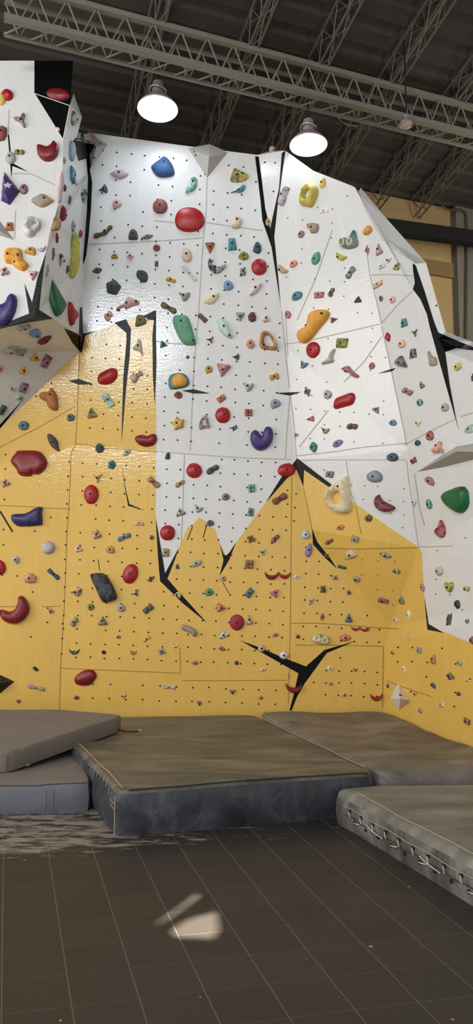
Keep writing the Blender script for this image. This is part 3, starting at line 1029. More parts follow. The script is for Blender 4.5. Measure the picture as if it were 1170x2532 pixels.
def poly_hold(X0, Y0, S, txt, colour, hole=None, **kw):
    """outline traced on a zoom that starts at (X0, Y0) with S zoomed pixels to the pixel"""
    P = [tuple(float(v) for v in t.split(',')) for t in txt.split()]
    P = [(X0 + a / S, Y0 + b / S) for a, b in P]
    xs = [p[0] for p in P]; ys = [p[1] for p in P]
    x, y = (min(xs) + max(xs)) / 2, (min(ys) + max(ys)) / 2
    pts = smooth_closed([(a - x, y - b) for a, b in P], 3)
    if kw.pop('sharp', False):
        pts = []
        n = len(P)
        for i in range(n):
            a, b = P[i], P[(i + 1) % n]
            pts += [(a[0] + (b[0] - a[0]) * t / 4 - x, y - a[1] - (b[1] - a[1]) * t / 4) for t in range(4)]
    hl = None
    if hole:
        Q = [tuple(float(v) for v in t.split(',')) for t in hole.split()]
        hl = smooth_closed([(X0 + a / S - x, y - Y0 - b / S) for a, b in Q], 3)
    if 'bpx' in kw:
        kw['bolts'] = [(X0 + a / S - x, y - Y0 - b / S) for a, b in kw.pop('bpx')]
    return make_hold(x, y, max(xs) - min(xs), max(ys) - min(ys), 0, 'P', colour, outline=pts, hole=hl, **kw)
# traced holds: the large ones, each with its own outline
def PH(X0, Y0, txt, colour, label, mark=None, S=3.9, **kw):
    return poly_hold(X0, Y0, S, txt, colour, label=label, mark=mark, **kw)


PH(0, 220, '355,545 375,530 410,535 450,550 480,530 500,500 520,492 545,520 557,570 550,620 530,660 490,690 450,695 410,680 380,650 360,610', 'dred', 'dark red heart-like hold on the pale overhang at upper left', 'the dark red heart-like hold', hf=.28, style='slab', nb=True)
pyr = PH(0, 220, '25,765 180,970 90,1110 5,1065', 'purple', 'dark purple pyramid hold with a pale patch around its bolt', 'the purple pyramid hold', style='facet', hf=.5, sharp=True, bpx=[(95, 960)])
add_part(pyr, 'pale_patch', 24, 466, 20, 15, 0, 's', 'lilac', .12, 'slab')
PH(0, 220, '300,1065 370,1015 420,1005 470,1040 510,1070 470,1105 405,1138 340,1110', 'grey/tan', 'grey and tan half-moon hold right of the purple pyramid', None, bpx=[(430, 1065)])
PH(0, 220, '555,1095 552,1000 565,880 585,780 605,800 615,900 600,1000 592,1085', 'pink/lilac', 'tall narrow pale pink column hold on the corner of the left overhang', None, nb=True)
PH(0, 220, '655,560 690,500 730,520 755,590 745,670 670,705 650,640', 'bgrey', 'large pale blue-grey rounded hold high on the left side facet', 'the large blue-grey rounded hold', nb=True)
PH(0, 220, '665,310 680,240 715,225 765,240 770,300 740,345 680,350', 'ggrey/olive', 'grey-green blocky hold at the very top of the left corner', None)
PH(290, 220, '455,640 520,700 552,790 530,830 450,845 380,830 325,750 340,720 400,675', 'blue', 'large blue rounded triangular hold under the left lamp', 'the large blue hold', hf=.3, bpx=[(453, 715)])
PH(290, 220, '745,840 768,870 765,930 730,980 665,1005 655,985 675,920 705,860', 'mint/sea', 'pale mint leaf-shaped hold between blue hold and grey pyramid', 'the mint leaf-shaped hold', hf=.3, bpx=[(730, 897)])
PH(290, 510, '553,130 570,60 620,15 697,2 770,18 825,65 842,130 825,190 770,232 697,245 620,232 570,190', 'red', 'biggest bright red oval disc, high on the white boards', 'the biggest red oval disc', style='disc', hf=.2, nb=True)
PH(0, 0, '577,416 585,415 600,424 614,430 612,440 595,449 572,447 570,436', 'olive/yellow', 'olive and black striped triangular hold near the wall top', 'the olive triangular hold', S=1, style='rock', bolts=[(-6, -3), (8, 0)])
PH(580, 220, '470,960 515,945 532,975 500,1030 475,1090 450,1115 415,1085 420,1040', 'lgrey/mauve', 'pale grey slanted long hold beside the black forked stripe', None, bpx=[(465, 1015)])
PH(580, 220, '690,918 740,920 785,965 795,1020 770,1085 725,1140 670,1110 622,1075 630,1010 650,950', 'lime/yellow', 'yellow-green ring hold with a hole, near the wall top edge', 'the yellow-green ring hold', hole='700,965 722,990 720,1030 700,1050 678,1035 672,1000', hf=.45, nb=True)
PH(0, 510, '210,200 225,140 260,105 310,95 355,110 382,150 375,210 340,245 315,285 270,295 235,265', 'white/lgrey', 'off-white ring hold on the left overhang', 'the off-white ring hold', hole='285,200 300,165 340,150 352,170 335,205 300,222', nb=True)
PH(0, 510, '40,420 90,390 180,395 205,440 215,500 265,555 255,590 215,622 150,590 110,550 60,540 38,500', 'orange', 'big orange lobed hold low on the left overhang', 'the big orange lobed hold', style='rock', hf=.3, bpx=[(175, 475), (90, 478), (150, 545)])
PH(0, 510, '-40,950 0,940 40,920 65,860 100,832 135,850 150,910 140,1000 110,1080 60,1140 0,1145 -60,1130 -85,1050', 'purple', 'large dark purple banana hold cut by the left picture edge', 'the purple banana hold', hf=.28, style='slab', nb=True)
PH(0, 510, '560,30 600,20 650,50 668,90 650,130 600,142 565,105', 'mag', 'crimson knob hold above the tan horn on the left side facet', 'the crimson knob hold')
PH(0, 510, '500,140 550,100 590,150 615,185 600,210 560,220 520,270 487,270 485,210', 'tan/obr', 'tan horn-shaped hold just below the crimson knob', 'the tan horn hold', nb=True)
PH(0, 510, '660,290 710,295 740,340 765,410 805,480 812,560 800,640 770,690 725,715 700,700 680,600 665,480', 'lime', 'large yellow-green long blade hold on the left side facet', 'the yellow-green blade hold', style='facet', hf=.4, nb=True)
PH(0, 510, '460,718 560,800 665,890 650,950 610,1020 560,1068 520,1060 480,980 460,870 452,780', 'green', 'large deep green fin hold above the underside of the left overhang', 'the deep green fin hold', hf=.28, style='slab', nb=True)
PH(0, 510, '650,945 700,975 770,985 785,1020 770,1060 730,1100 710,1150 685,1160 655,1120 635,1040 635,980', 'red', 'bright red shield hold touching the deep green fin', 'the red shield hold', hf=.3, style='slab', nb=True)
PH(0, 0, '231,580 238,575 248,576 254,571 262,567 267,559 275,556 277,562 268,571 260,580 247,583 240,588 232,587', 'olive/dgrey', 'olive and grey knobbly long hold on the upper left boards', 'the olive knobbly long hold', S=1, style='rock', bolts=[(6, -1)])
PH(0, 0, '287,768 290,757 305,750 311,740 316,734 325,735 331,738 343,743 341,752 325,757 314,761 302,758 296,764', 'pink', 'large pale pink wavy hold just above the yellow peak', 'the pale pink wavy hold', S=1, style='dome', bolts=[(-1, 0), (22, 4), (-22, -14)])
PH(290, 510, '870,520 890,492 905,510 920,555 950,580 985,580 1020,560 1047,553 1035,590 1010,610 985,635 945,642 905,620 880,580', 'black/lgrey', 'black and white speckled crescent hold on the upper white boards', 'the black and white crescent', style='rock', bpx=[(945, 585)])
PH(290, 510, '832,915 865,860 910,835 965,832 980,855 960,900 920,938 870,942', 'cream', 'cream fish-shaped hold below the black and white crescent', 'the cream fish-shaped hold', bpx=[(930, 875)])
PH(0, 0, '427,787 434,779 454,778 464,782 470,795 481,830 482,851 470,853 456,851 446,840 436,820 428,800', 'sea', 'large sea green slab hold in the bright patch below centre top', 'the sea green slab hold', S=1, style='slab', hf=.3, bolts=[(-6, 20), (24, -28)])
PH(0, 0, '536,787 547,785 559,795 567,810 575,832 573,836 560,833 546,820 538,803', 'mint', 'pale mint long hold right of the sea green slab', 'the pale mint long hold', S=1, bolts=[(-2, 2), (12, -20)])
PH(0, 0, '339,779 352,778 360,787 360,800 336,807 335,795', 'olive', 'olive squarish hold on the tip of the black stripe at the yellow peak', None, S=1, style='slab')
PH(0, 0, '577,537 588,534 598,540 596,555 590,564 575,563 570,555', 'cream/beige', 'cream egg-shaped hold right of the biggest red oval disc', 'the cream egg-shaped hold', S=1, bolts=[(2, 5)])
PH(580, 510, '700,150 760,160 805,195 790,260 730,250 720,210 700,185', 'tan/grey', 'tan and grey blocky hold below the yellow-green ring hold', None, style='rock')
dbl = PH(0, 0, '838,592 850,583 863,589 873,575 878,578 882,612 868,616 853,612 842,602', 'teal/grey', 'grey-teal hold with two cream rims, on the upper right boards', 'the two-ringed teal hold', S=1, style='slab', hf=.35, bolts=[(4, 8)])
for (cx_, cy_, w_, h_) in ((849, 596, 15, 22), (868, 602, 15, 18)):
    add_part(dbl, 'cream_rim', cx_, cy_, w_, h_, 15, 'o', 'cream', .3, 'dome',
             outline=smooth_closed([(math.cos(t) * w_ / 2, math.sin(t) * h_ / 2) for t in [k_ * math.pi / 5 for k_ in range(10)]], 2),
             hole=smooth_closed([(math.cos(t) * w_ * .27, math.sin(t) * h_ * .3) for t in [k_ * math.pi / 4 for k_ in range(8)]], 2), label='cream rim around a dark pocket')
PH(580, 510, '140,820 170,770 230,750 260,732 252,780 200,840 150,862', 'white/pink', 'pinkish white marbled hold below the upper red disc', None, bpx=[(200, 790)])
PH(580, 510, '430,545 470,590 512,640 470,648 430,620 424,580', 'tan', 'tan half-moon hold touching the black stripe', None, bpx=[(442, 605)])
PH(580, 510, '740,490 770,450 815,450 823,510 800,550 760,558 738,530', 'sea', 'sea green angular hold on the upper right boards', 'the sea green angular hold', bpx=[(778, 508)])
PH(580, 510, '980,425 1020,460 1080,505 1030,523 990,490', 'lime', 'yellow-green half-moon hold below the two-ringed teal hold', None, bpx=[(1003, 484)])
PH(0, 0, '765,774 777,768 793,770 808,777 812,787 806,798 795,808 783,818 767,833 752,842 739,839 732,829 731,818 735,808 745,803 755,800 760,787', 'orange', 'large orange peanut-shaped hold on the right-hand boards', 'the orange peanut hold', S=1, hf=.32, style='dome', bolts=[(30, 20), (-10, 2)])
PH(0, 800, '375,690 400,660 460,655 480,618 510,630 545,690 555,760 550,828 500,830 460,800 440,750 390,720', 'obr', 'large orange-brown tooth-shaped hold in the bright sheen at left', 'the orange-brown tooth hold', bpx=[(488, 690)])
PH(0, 800, '940,520 960,480 1050,430 1110,430 1132,470 1125,520 1080,570 1020,587 960,580 940,550', 'red', 'bright red slanted oval hold in the sheen on yellow paint', 'the red slanted oval', style='disc', hf=.3, nb=True)
PH(0, 0, '116,1077 122,1072 132,1078 142,1090 144,1105 147,1114 143,1116 130,1107 121,1095', 'plum/dgrey', 'dark plum slanted long hold on the yellow left boards', 'the dark plum long hold', S=1)
PH(290, 800, '195,145 220,150 235,200 250,310 235,305 205,265 155,250 150,220 185,190', 'lgrey/beige', 'pale grey pronged hold in the sheen under the yellow peak', 'the pale grey pronged hold', bpx=[(203, 217)])
PH(290, 800, '120,510 150,485 190,490 205,450 240,465 245,500 210,510 180,565 140,560', 'beige/mauve', 'beige two-lobed hold on yellow paint between two black cracks', None, bpx=[(190, 495)])
ot = PH(290, 800, '490,560 500,510 540,480 600,472 660,490 695,550 690,590 640,620 540,637 500,620', 'teal', 'orange dome hold on a teal base at the left edge of white', 'the orange and teal hold', style='slab', hf=.22, nb=True)
om = add_part(ot, 'orange_dome', 443, 942, 38, 33, 10, 'e', 'orange', .35, label='orange dome')
PH(290, 800, '575,893 600,925 642,920 636,960 635,1000 600,1010 550,1028 548,985 505,950 545,935', 'yellow/must', 'yellow five-pointed star hold on white paint', 'the yellow star hold', style='slab', hf=.3)
PH(290, 800, '845,880 870,905 880,950 892,990 875,1010 845,1005 800,1022 785,1000 795,940 820,900', 'mauve/lilac', 'mauve triangular ring hold left of a red disc', 'the mauve ring hold', hole='832,918 850,935 850,970 835,982 818,965 818,935', hf=.4, nb=True)
PH(0, 0, '333,1083 338,1077 352,1074 364,1077 375,1072 385,1074 388,1085 386,1093 378,1101 362,1105 346,1101 336,1092', 'dred', 'dark red bean hold across the yellow and white border', 'the dark red bean hold', S=1, hf=.32, nb=True)
PH(580, 800, '245,130 260,80 300,62 340,85 390,150 418,210 405,250 340,252 260,235 243,200', 'obr/tan', 'brown triangular ring hold with a wide hole on white paint', 'the brown ring hold', hole='284,150 300,108 338,115 375,185 370,212 320,210 292,190', hf=.35, bpx=[(280, 210)])
PH(580, 800, '960,255 966,270 938,330 942,378 840,382 836,358 900,330 925,280', 'mint/pink', 'pale mint boot-shaped hold beside a red disc at right', None, bpx=[(880, 338)])
PH(0, 0, '845,910 850,904 862,904 868,914 874,922 884,932 882,937 872,934 860,920', 'rose', 'rose brown slanted long hold on a diagonal joint', 'the rose slanted long hold', S=1, bolts=[(-10, 5)])
PH(0, 0, '619,1080 622,1068 631,1062 640,1067 647,1076 652,1064 659,1054 670,1056 676,1069 675,1085 668,1100 657,1110 643,1114 629,1108 620,1092', 'purple', 'large dark purple heart hold in the middle of the white paint', 'the purple heart hold', S=1, hf=.28, style='slab', nb=True)
PH(580, 800, '948,770 970,710 1030,690 1110,675 1150,690 1157,730 1130,790 1050,805 970,812 950,795', 'red', 'bright red bean hold on the right-hand white boards', 'the red bean hold', hf=.34, nb=True)
PH(870, 800, '415,360 440,330 485,315 508,380 520,438 475,420 440,400', 'mauve/dgrey', 'purplish grey wedge hold on the right corner edge', 'the purplish grey wedge', style='slab')
PH(870, 800, '735,265 755,258 775,310 810,345 805,410 740,400 738,340', 'grey/tan', 'grey boot-shaped hold beside the black stripe at right', 'the grey boot-shaped hold', nb=True)
PH(870, 1090, '820,-5 840,0 860,60 885,130 840,105 780,105 770,75 800,55', 'peach/salmon', 'peach horn-shaped hold above the grey wedge volume', 'the peach horn hold')
PH(0, 1090, '103,190 150,100 180,82 340,82 400,120 440,190 430,250 390,300 350,318 315,312 290,338 215,335 180,310 160,270', 'dred', 'very large dark red lobed hold on the yellow left boards', 'the very large dark red hold', style='slab', hf=.22, nb=True)
PH(0, 1090, '110,740 130,705 240,695 320,650 370,630 400,645 395,690 402,790 380,815 200,828 130,790', 'indigo', 'large indigo boot-shaped hold below the very large dark red hold', 'the indigo hold', style='slab', hf=.3, nb=True)
PH(580, 1090, '860,540 900,450 980,400 1070,355 1098,370 1100,600 1090,680 1040,705 960,690 890,620', 'cream', 'large cream D-shaped ring hold on the yellow and white border', 'the cream D-shaped ring', hole='922,560 950,502 1005,490 1030,530 1015,580 960,600', hf=.42, style='dome', bpx=[(1030, 440)])
moon = PH(870, 1090, '265,515 275,540 300,580 405,650 350,685 290,685 240,650 218,600 230,540', 'dusty/maroon', 'reddish brown half-moon hold right of the cream D-shaped ring', 'the reddish brown half-moon', style='slab')
bg = PH(870, 1090, '850,520 880,480 960,460 1060,460 1125,490 1130,580 1110,650 1060,695 1010,705 940,660 880,600', 'green', 'large deep green rounded hold on the right side wall', 'the large green hold at right', style='slab', hf=.3, nb=True)
add_part(bg, 'reddish_rim', bg['x'] + 8, bg['y'] - 29, 44, 8, 4, 'd', 'maroon', .8, lift=2)
PH(870, 1090, '860,765 890,800 900,870 880,930 830,935 775,880 800,840 835,820', 'mag/rose', 'pinkish crimson tooth hold below the large green hold', 'the crimson tooth hold', style='rock')
PH(0, 1380, '-40,20 0,18 35,45 52,95 40,140 0,165 -50,170 -70,95', 'red', 'red round hold cut by the left picture edge', None, style='disc', hf=.3, nb=True)
PH(0, 1380, '-2,512 20,495 90,515 140,490 165,430 165,380 200,365 240,400 270,460 270,520 230,590 160,632 80,625 20,580', 'dred', 'large dark red crescent hold low on the left boards', 'the dark red crescent', hf=.26, style='slab', nb=True)
PH(0, 1380, '870,160 890,148 980,145 1030,180 1080,260 1120,350 1120,390 1080,415 1000,428 960,380 920,290 880,210', 'dgrey/black', 'large dark grey slab hold with pale veins on yellow paint', 'the dark grey slab hold', style='slab', hf=.32, bpx=[(890, 170), (1040, 338)])
PH(0, 1640, '537,120 550,90 600,55 660,48 692,75 690,110 650,155 590,163 550,150', 'dred', 'dark red oval hold lowest on the yellow boards, above the mats', 'the lowest dark red oval', S=2.925, style='disc', hf=.3, nb=True)
gb = PH(0, 0, '447,1547 453,1545 466,1547 478,1553 486,1561 486,1570 478,1574 472,1567 460,1561 449,1556', 'grey/tan', 'grey bean hold with an orange inlay, below the black crack', 'the orange inlaid hold', S=1, hf=.5, nb=True)
add_part(gb, 'orange_inlay', 466, 1556, 24, 7, -22, 'n', 'orange', .5, lift=2.5, label='orange inlay')
PH(0, 0, '427,1470 431,1471 437,1464 443,1463 448,1470 446,1481 438,1475 430,1473 422,1472', 'cream/tan', 'cream claw hold across the black diagonal crack', 'the cream claw hold', S=1, bolts=[(3, 2)])
tr = PH(0, 0, '768,1582 777,1571 790,1567 800,1570 812,1573 815,1582 808,1592 793,1593 780,1590', 'cream/grey', 'cream hold with two round pockets, near the black branching crack', 'the two-pocket cream hold', S=1, style='slab', bolts=[(1, 6)])
for (cx_, cy_, w_, h_) in ((785, 1578, 17, 17), (803, 1583, 18, 17)):
    add_part(tr, 'pocket_rim', cx_, cy_, w_, h_, 15, 'o', 'cream', .3, 'dome',
             outline=smooth_closed([(math.cos(t) * w_ / 2, math.sin(t) * h_ / 2) for t in [k_ * math.pi / 5 for k_ in range(10)]], 2),
             hole=smooth_closed([(math.cos(t) * w_ * .27, math.sin(t) * h_ * .3) for t in [k_ * math.pi / 4 for k_ in range(8)]], 2))
# red round discs
for (x, y, w_, h_, lab, mk) in (
    (641, 659, 39, 41, 'round red disc hold beside the black stripe below the fork', 'the upper round red disc'),
    (551, 1026, 38, 40, 'round red disc hold right of the mauve ring', 'the red disc by the mauve ring'),
    (480, 1163, 39, 39, 'round red disc hold left of an olive green bean', 'the red disc by the green bean'),
    (414, 1317, 38, 39, 'round red disc hold inside the white downward tooth', 'the red disc in the white tooth')):
    make_hold(x, y, w_, h_, 0, 'r', 'red', hf=.3, style='disc', bolts=[(4, 0)], label=lab, mark=mk)
for (x, y, w_, h_, rot, col, lab, mk) in (
    (773, 865, 34, 40, 0, 'red', 'red oval disc hold just below the orange peanut', 'the red disc below the orange peanut'),
    (709, 1162, 45, 35, 8, 'red', 'bright red oval hold at the peak of the yellow mountain', 'the red oval at the yellow peak'),
    (225, 1222, 36, 50, 0, 'red', 'upright red oval hold on yellow under the blue hold', 'the upright red oval'),
    (322, 1419, 37, 50, -18, 'red', 'tilted red oval hold right of the dark grey slab', 'the tilted red oval'),
    (586, 1539, 37, 40, 0, 'mag', 'pinkish red round disc hold above the black branching crack', 'the pinkish red disc'),
    (396, 509, 37, 37, 0, 'dusty', 'dusty red round hold left of the biggest red oval disc', 'the dusty red round hold'),
    (143, 232, 56, 32, -8, 'dred', 'dark red oval hold on the black facet at the top', None)):
    make_hold(x, y, w_, h_, rot, 'r', col, hf=.3, style='disc', nb=(col == 'dred'), label=lab, mark=mk)
# thin red lip-shaped holds
for (x, y, w_, h_, lab, mk) in (
    (672, 1423, 34, 21, 'red lip-shaped hold, first of a touching pair', None),
    (704, 1422, 30, 19, 'red lip-shaped hold, second of a touching pair', 'the red lip-shaped pair'),
    (880, 1554, 22, 12, 'small red lip hold near the right corner, first of a pair', None),
    (903, 1556, 23, 12, 'small red lip hold near the right corner, second of a pair', 'the small red lip pair'),
    (727, 1701, 40, 25, 'red lip-shaped hold across the foot of the black branching crack', 'the red lip on the black crack'),
    (931, 1724, 29, 19, 'red lip-shaped hold low beside the wall corner', 'the red lip by the corner')):
    make_hold(x, y, w_, h_, 0, 'c', 'dred' if h_ > 20 else 'red', hf=.5, nb=True, label=lab, mark=mk)

ROWS = '''
17 233 28 30 20 r red nb
2 243 22 34 0 e yellow nb
53 298 28 37 25 y mauve
4 328 28 42 0 f dusty
47 376 24 18 -15 b olive/yellow
25 389 25 32 0 e ggrey
58 466 20 27 0 e mauve/brown
160 397 9 16 0 e mauve
181 433 22 33 0 q sky/teal
190 454 10 13 0 r pink
161 463 12 16 0 t dgrey
209 479 24 37 10 e dteal/mint
173 494 11 19 0 q brown
205 338 16 24 0 t dteal nb
228 348 9 14 0 q peach nb
143 320 12 13 0 f cream nb
295 429 45 26 -3 l lilac
256 468 22 22 30 w dgrey
289 503 24 22 25 e pink/beige
590 470 42 16 25 w teal
672 366 17 22 0 f tan/peach nb
797 451 16 27 -5 e yellow
801 521 22 11 -10 d white
23 559 20 23 0 g obr
76 619 26 21 -20 d must
103 615 21 15 20 c lilac
11 670 22 23 0 m pink/brown
80 681 25 25 180 t pink
142 588 11 25 8 e mag
182 559 14 28 0 e grey
200 579 12 25 0 b mag
133 629 9 35 14 b mauve/brown
154 645 22 28 180 t white/maroon
118 669 9 30 5 e lilac/grey
168 667 10 24 10 b dgrey
283 633 17 14 0 d must/olive
240 668 25 17 15 l dgrey
279 709 39 40 0 p dgreen/dgrey
268 781 24 24 35 b pink
329 579 23 28 0 d plum/dgrey
364 585 31 13 14 l mauve/dgrey
387 612 18 18 0 r dusty
322 634 18 25 0 k pink
387 652 9 17 0 n dusty/plum
461 629 26 38 10 e beige
468 675 52 11 -47 n lgrey
352 681 34 26 -50 e dteal/dgrey
422 692 25 16 -30 b must
519 612 24 28 180 t obr/brown
574 603 22 32 5 g teal
564 705 24 26 20 e sky
454 731 29 26 -15 w grey/ggrey
417 761 44 15 -30 n dgrey/olive
501 786 26 12 -42 q brown/plum
663 549 13 19 0 r tan
744 579 16 18 0 r mauve
637 612 20 30 0 e dteal
603 632 25 22 -10 e olive/lime
601 671 16 27 -18 m grey/dgrey
725 652 20 17 15 e salmon
866 674 30 16 45 n grey/teal
733 731 26 22 10 e teal/sky
789 729 24 15 -10 q rose
819 723 22 16 45 b brown/grey
594 783 22 23 180 t grey
624 783 23 29 0 f maroon/dgreen
658 787 19 17 0 t pink
711 777 14 22 18 e rose
826 790 15 18 -90 t mauve/brown
885 740 19 16 -10 t plum
908 569 22 22 -10 e orange/must nb
908 618 13 27 0 k rose
936 616 18 28 0 t lilac/mauve
959 643 15 14 -30 w white/dgrey
944 658 17 13 0 d mint
981 658 17 18 -30 t lime/olive
934 703 25 14 5 q peach/tan
942 738 9 15 10 e plum/rose
970 741 15 17 0 e pink
998 798 17 21 0 g teal
61 811 32 17 48 n lgrey/grey
89 826 30 27 15 e sky
112 842 18 37 -22 e maroon
26 867 27 40 0 f lgrey/grey
54 871 28 28 0 t bgrey/grey
88 883 26 22 15 t must/yellow
115 895 18 35 -8 q mauve/mag
58 915 17 22 0 t orange
1 912 12 20 0 e salmon
28 959 21 14 -10 w beige
59 959 17 26 0 q mauve/plum
49 983 22 17 -10 f ggrey
6 1015 14 26 -8 q dgreen
58 1052 26 24 0 r slate/bgrey
174 1032 20 19 20 e slate
267 989 40 20 -58 n ggrey/mint
226 1020 26 27 10 t olive/tan
405 852 20 18 -100 t teal/sea
464 883 9 9 0 r slate
441 976 21 18 -10 e dusty
577 1058 22 12 15 w slate
547 985 22 15 35 q obr/salmon
516 912 19 20 0 e must
551 915 36 34 170 t rose/pink
521 841 18 16 20 y brown/tan
584 883 18 16 15 w dgrey
619 850 24 27 0 f salmon/beige
845 848 27 24 -12 q olive/lime
749 901 21 20 -45 w bgrey/teal
678 931 25 17 20 n must/yellow
612 955 27 25 -20 w lgrey/grey
680 997 26 23 25 d bgrey
615 1020 19 18 0 q dusty/salmon
759 968 17 29 15 k mauve/brown
809 975 21 23 20 e lgrey/grey
766 1036 15 20 90 t rose
802 1064 23 17 -30 w tan/grey
870 1055 26 20 -25 b brown
733 1075 14 13 -90 t pink
774 1105 20 30 5 l teal/sea
834 1096 26 17 25 e lav
958 833 14 26 4 l red nb
993 850 18 22 0 e peach
1026 824 13 18 0 y mauve/plum
1020 874 18 24 -5 g plum/grey
919 904 15 18 0 e rose
1007 968 28 15 -40 n rose/mauve
1042 951 12 19 15 t olive/grey
1037 995 15 18 10 e teal/lgrey
1099 1007 19 23 0 e ggrey
1131 906 22 20 0 e yellow/cream
1170 932 14 20 0 t dgrey
931 1012 22 15 -45 t grey/mauve
971 1045 19 16 -20 e sky/bgrey
1032 1046 15 16 -30 w cream
1062 1077 19 25 -10 e rose/mag
1163 1061 34 25 0 e ggrey/mint
1032 1095 14 15 0 e dgreen/teal
246 1108 27 27 0 f dteal/slate
276 1149 22 25 0 p teal/blue
240 1182 22 23 0 y cream/tan
12 1194 21 20 10 m beige/dgrey
118 1354 34 32 0 r lgrey/lilac nb
194 1356 20 17 10 t lgrey/cream
272 1359 24 19 -15 e tan/must
239 1321 23 23 0 m pink/brown
39 1384 18 24 20 f lgrey/grey
307 1328 34 14 25 n slate/bgrey
313 1118 22 15 40 e lgrey/grey
415 1127 12 19 -10 d dteal
526 1161 34 20 22 b dgreen/olive
380 1192 35 17 -40 n brown/tan
445 1196 27 15 22 b tan/olive
558 1228 20 18 20 e mauve/brown
445 1265 26 20 20 t lgrey/dgrey
488 1257 25 20 -35 w lgrey/grey
344 1294 23 13 0 d pink/beige
520 1293 19 16 0 e plum/grey
375 1329 13 14 0 f dgrey/tan
410 1366 17 20 0 q tan/olive
485 1393 29 16 25 e ggrey/tan
622 1207 18 22 5 q teal/mint
620 1266 17 22 -5 g slate/ggrey
692 1233 40 18 30 n dusty/brown
815 1173 19 16 -10 q mauve/brown
621 1332 22 20 0 m brown/tan
681 1332 26 16 35 b brown/rose
649 1366 19 16 10 y ggrey/mint
756 1322 23 23 0 e mint/lgrey
764 1360 17 36 -12 e lav
841 1304 23 16 15 l salmon/tan
814 1340 23 13 20 b brown/rose
866 1371 28 22 20 d beige/cream
809 1374 16 11 -30 m brown
970 1130 28 22 -10 e slate/dteal
925 1178 38 30 -15 e bgrey/grey
911 1282 20 21 0 f olive/brown
878 1333 18 15 -20 q grey/tan
1062 1189 30 18 -45 e rose/mauve
1024 1241 14 34 -5 k lgrey/white
1060 1246 16 27 10 e teal/ggrey
1022 1139 17 15 15 n dusty/rose
953 1373 29 16 -22 l ggrey/dgrey
73 1429 36 32 -40 f salmon/peach
132 1420 37 12 -42 n dteal/blue
126 1511 14 13 0 m rose/pink
187 1465 30 22 10 w brown/cream
224 1501 17 17 0 r olive/lime
183 1538 24 20 40 b grey/tan
253 1535 25 22 0 t grey/olive
299 1503 22 20 -10 e lilac/grey
183 1611 25 15 0 c dgreen/sea
256 1613 13 11 -20 f black
293 1575 12 9 0 e olive/tan
88 1654 14 8 -40 q black
90 1701 43 11 -13 n tan/grey
45 1734 11 11 0 h rose
189 1725 13 10 0 e brown/dgrey
304 1722 16 9 0 w dgrey/white
373 1431 20 13 45 m brown/olive
336 1468 21 14 35 y grey/dgrey
366 1506 27 15 38 q dgrey/olive
439 1400 11 14 0 t dgreen/olive
551 1430 18 15 -15 e beige/rose
517 1464 22 19 15 e sea/teal
548 1503 24 25 -95 t salmon/obr
552 1570 24 16 20 d white/dgrey
549 1604 18 11 -15 e olive/tan
362 1579 21 11 30 n yellow/must
432 1597 16 8 5 c cream
400 1611 19 16 0 m grey/bgrey
329 1613 15 13 -10 c rose/tan
482 1639 18 12 0 l rose
585 1639 11 11 0 e dgrey
616 1395 22 23 0 q brown/tan
733 1426 17 11 0 e white/cream
617 1466 25 16 50 q slate/teal
681 1465 23 22 -40 t rose/lilac
616 1532 19 26 10 t beige/rose
681 1570 16 11 20 e mauve/grey
737 1574 11 11 0 e brown
854 1577 28 17 5 e salmon/obr
647 1603 19 19 0 e beige/tan
702 1620 24 21 0 r white/lilac
768 1486 20 13 50 d tan/cream
800 1457 16 21 -20 m olive/dgrey
829 1428 17 14 -15 m beige/brown
845 1403 22 11 -25 b dgreen/slate
797 1525 11 20 -8 l rose/plum
863 1528 19 23 0 t slate
863 1465 12 13 0 m olive/grey
651 1656 17 8 12 e cream/tan
817 1652 16 12 -10 e cream/white
878 1656 13 9 -20 w olive/tan
881 1432 17 18 10 e grey/tan
979 1412 21 15 -20 e olive/cream
947 1486 27 17 -25 b dusty/rose
993 1484 18 21 0 t olive/grey
1010 1520 14 24 0 k white
978 1533 13 17 0 f white/tan
1012 1577 10 9 -30 e pink/white
1085 1412 24 23 0 r beige/lgrey
1110 1452 26 26 0 h lime/olive
1153 1456 17 18 -30 b tan/cream
1130 1494 18 25 10 f dgreen/black
1110 1532 14 31 0 n plum/dgrey
1155 1536 11 12 0 r black/lgrey
1044 1452 13 22 15 e mauve/tan
1168 1583 18 20 0 e rose/plum
1037 1608 14 15 0 q grey/tan
1072 1629 18 26 -10 t obr/tan
1136 1639 14 15 0 e grey/lgrey
970 1615 12 9 -40 b olive/grey
999 1654 18 9 -60 b cream
1113 1672 21 19 10 m brown/grey
818 1691 11 10 0 r grey/tan
852 1718 12 9 0 t salmon/red
959 1696 8 12 0 e dgrey
1026 1716 12 13 -20 y tan
1071 1695 17 12 -30 e dgrey/slate
1134 1716 13 13 0 f slate/dgrey
1156 1683 15 10 -10 b cream/tan
1092 1741 13 17 0 e cream/grey
1039 1757 13 13 0 r grey/tan
1155 1784 18 15 -10 q brown/tan
419 1699 32 11 -8 n lgrey/tan
575 1712 18 12 180 t brown/grey
493 1740 13 12 180 t dgrey/tan
645 1725 12 10 0 e salmon/red
'''
for ln in ROWS.strip().splitlines():
    t = ln.split()
    make_hold(float(t[0]), float(t[1]), float(t[2]), float(t[3]), float(t[4]), t[5], t[6], nb='nb' in t[7:])

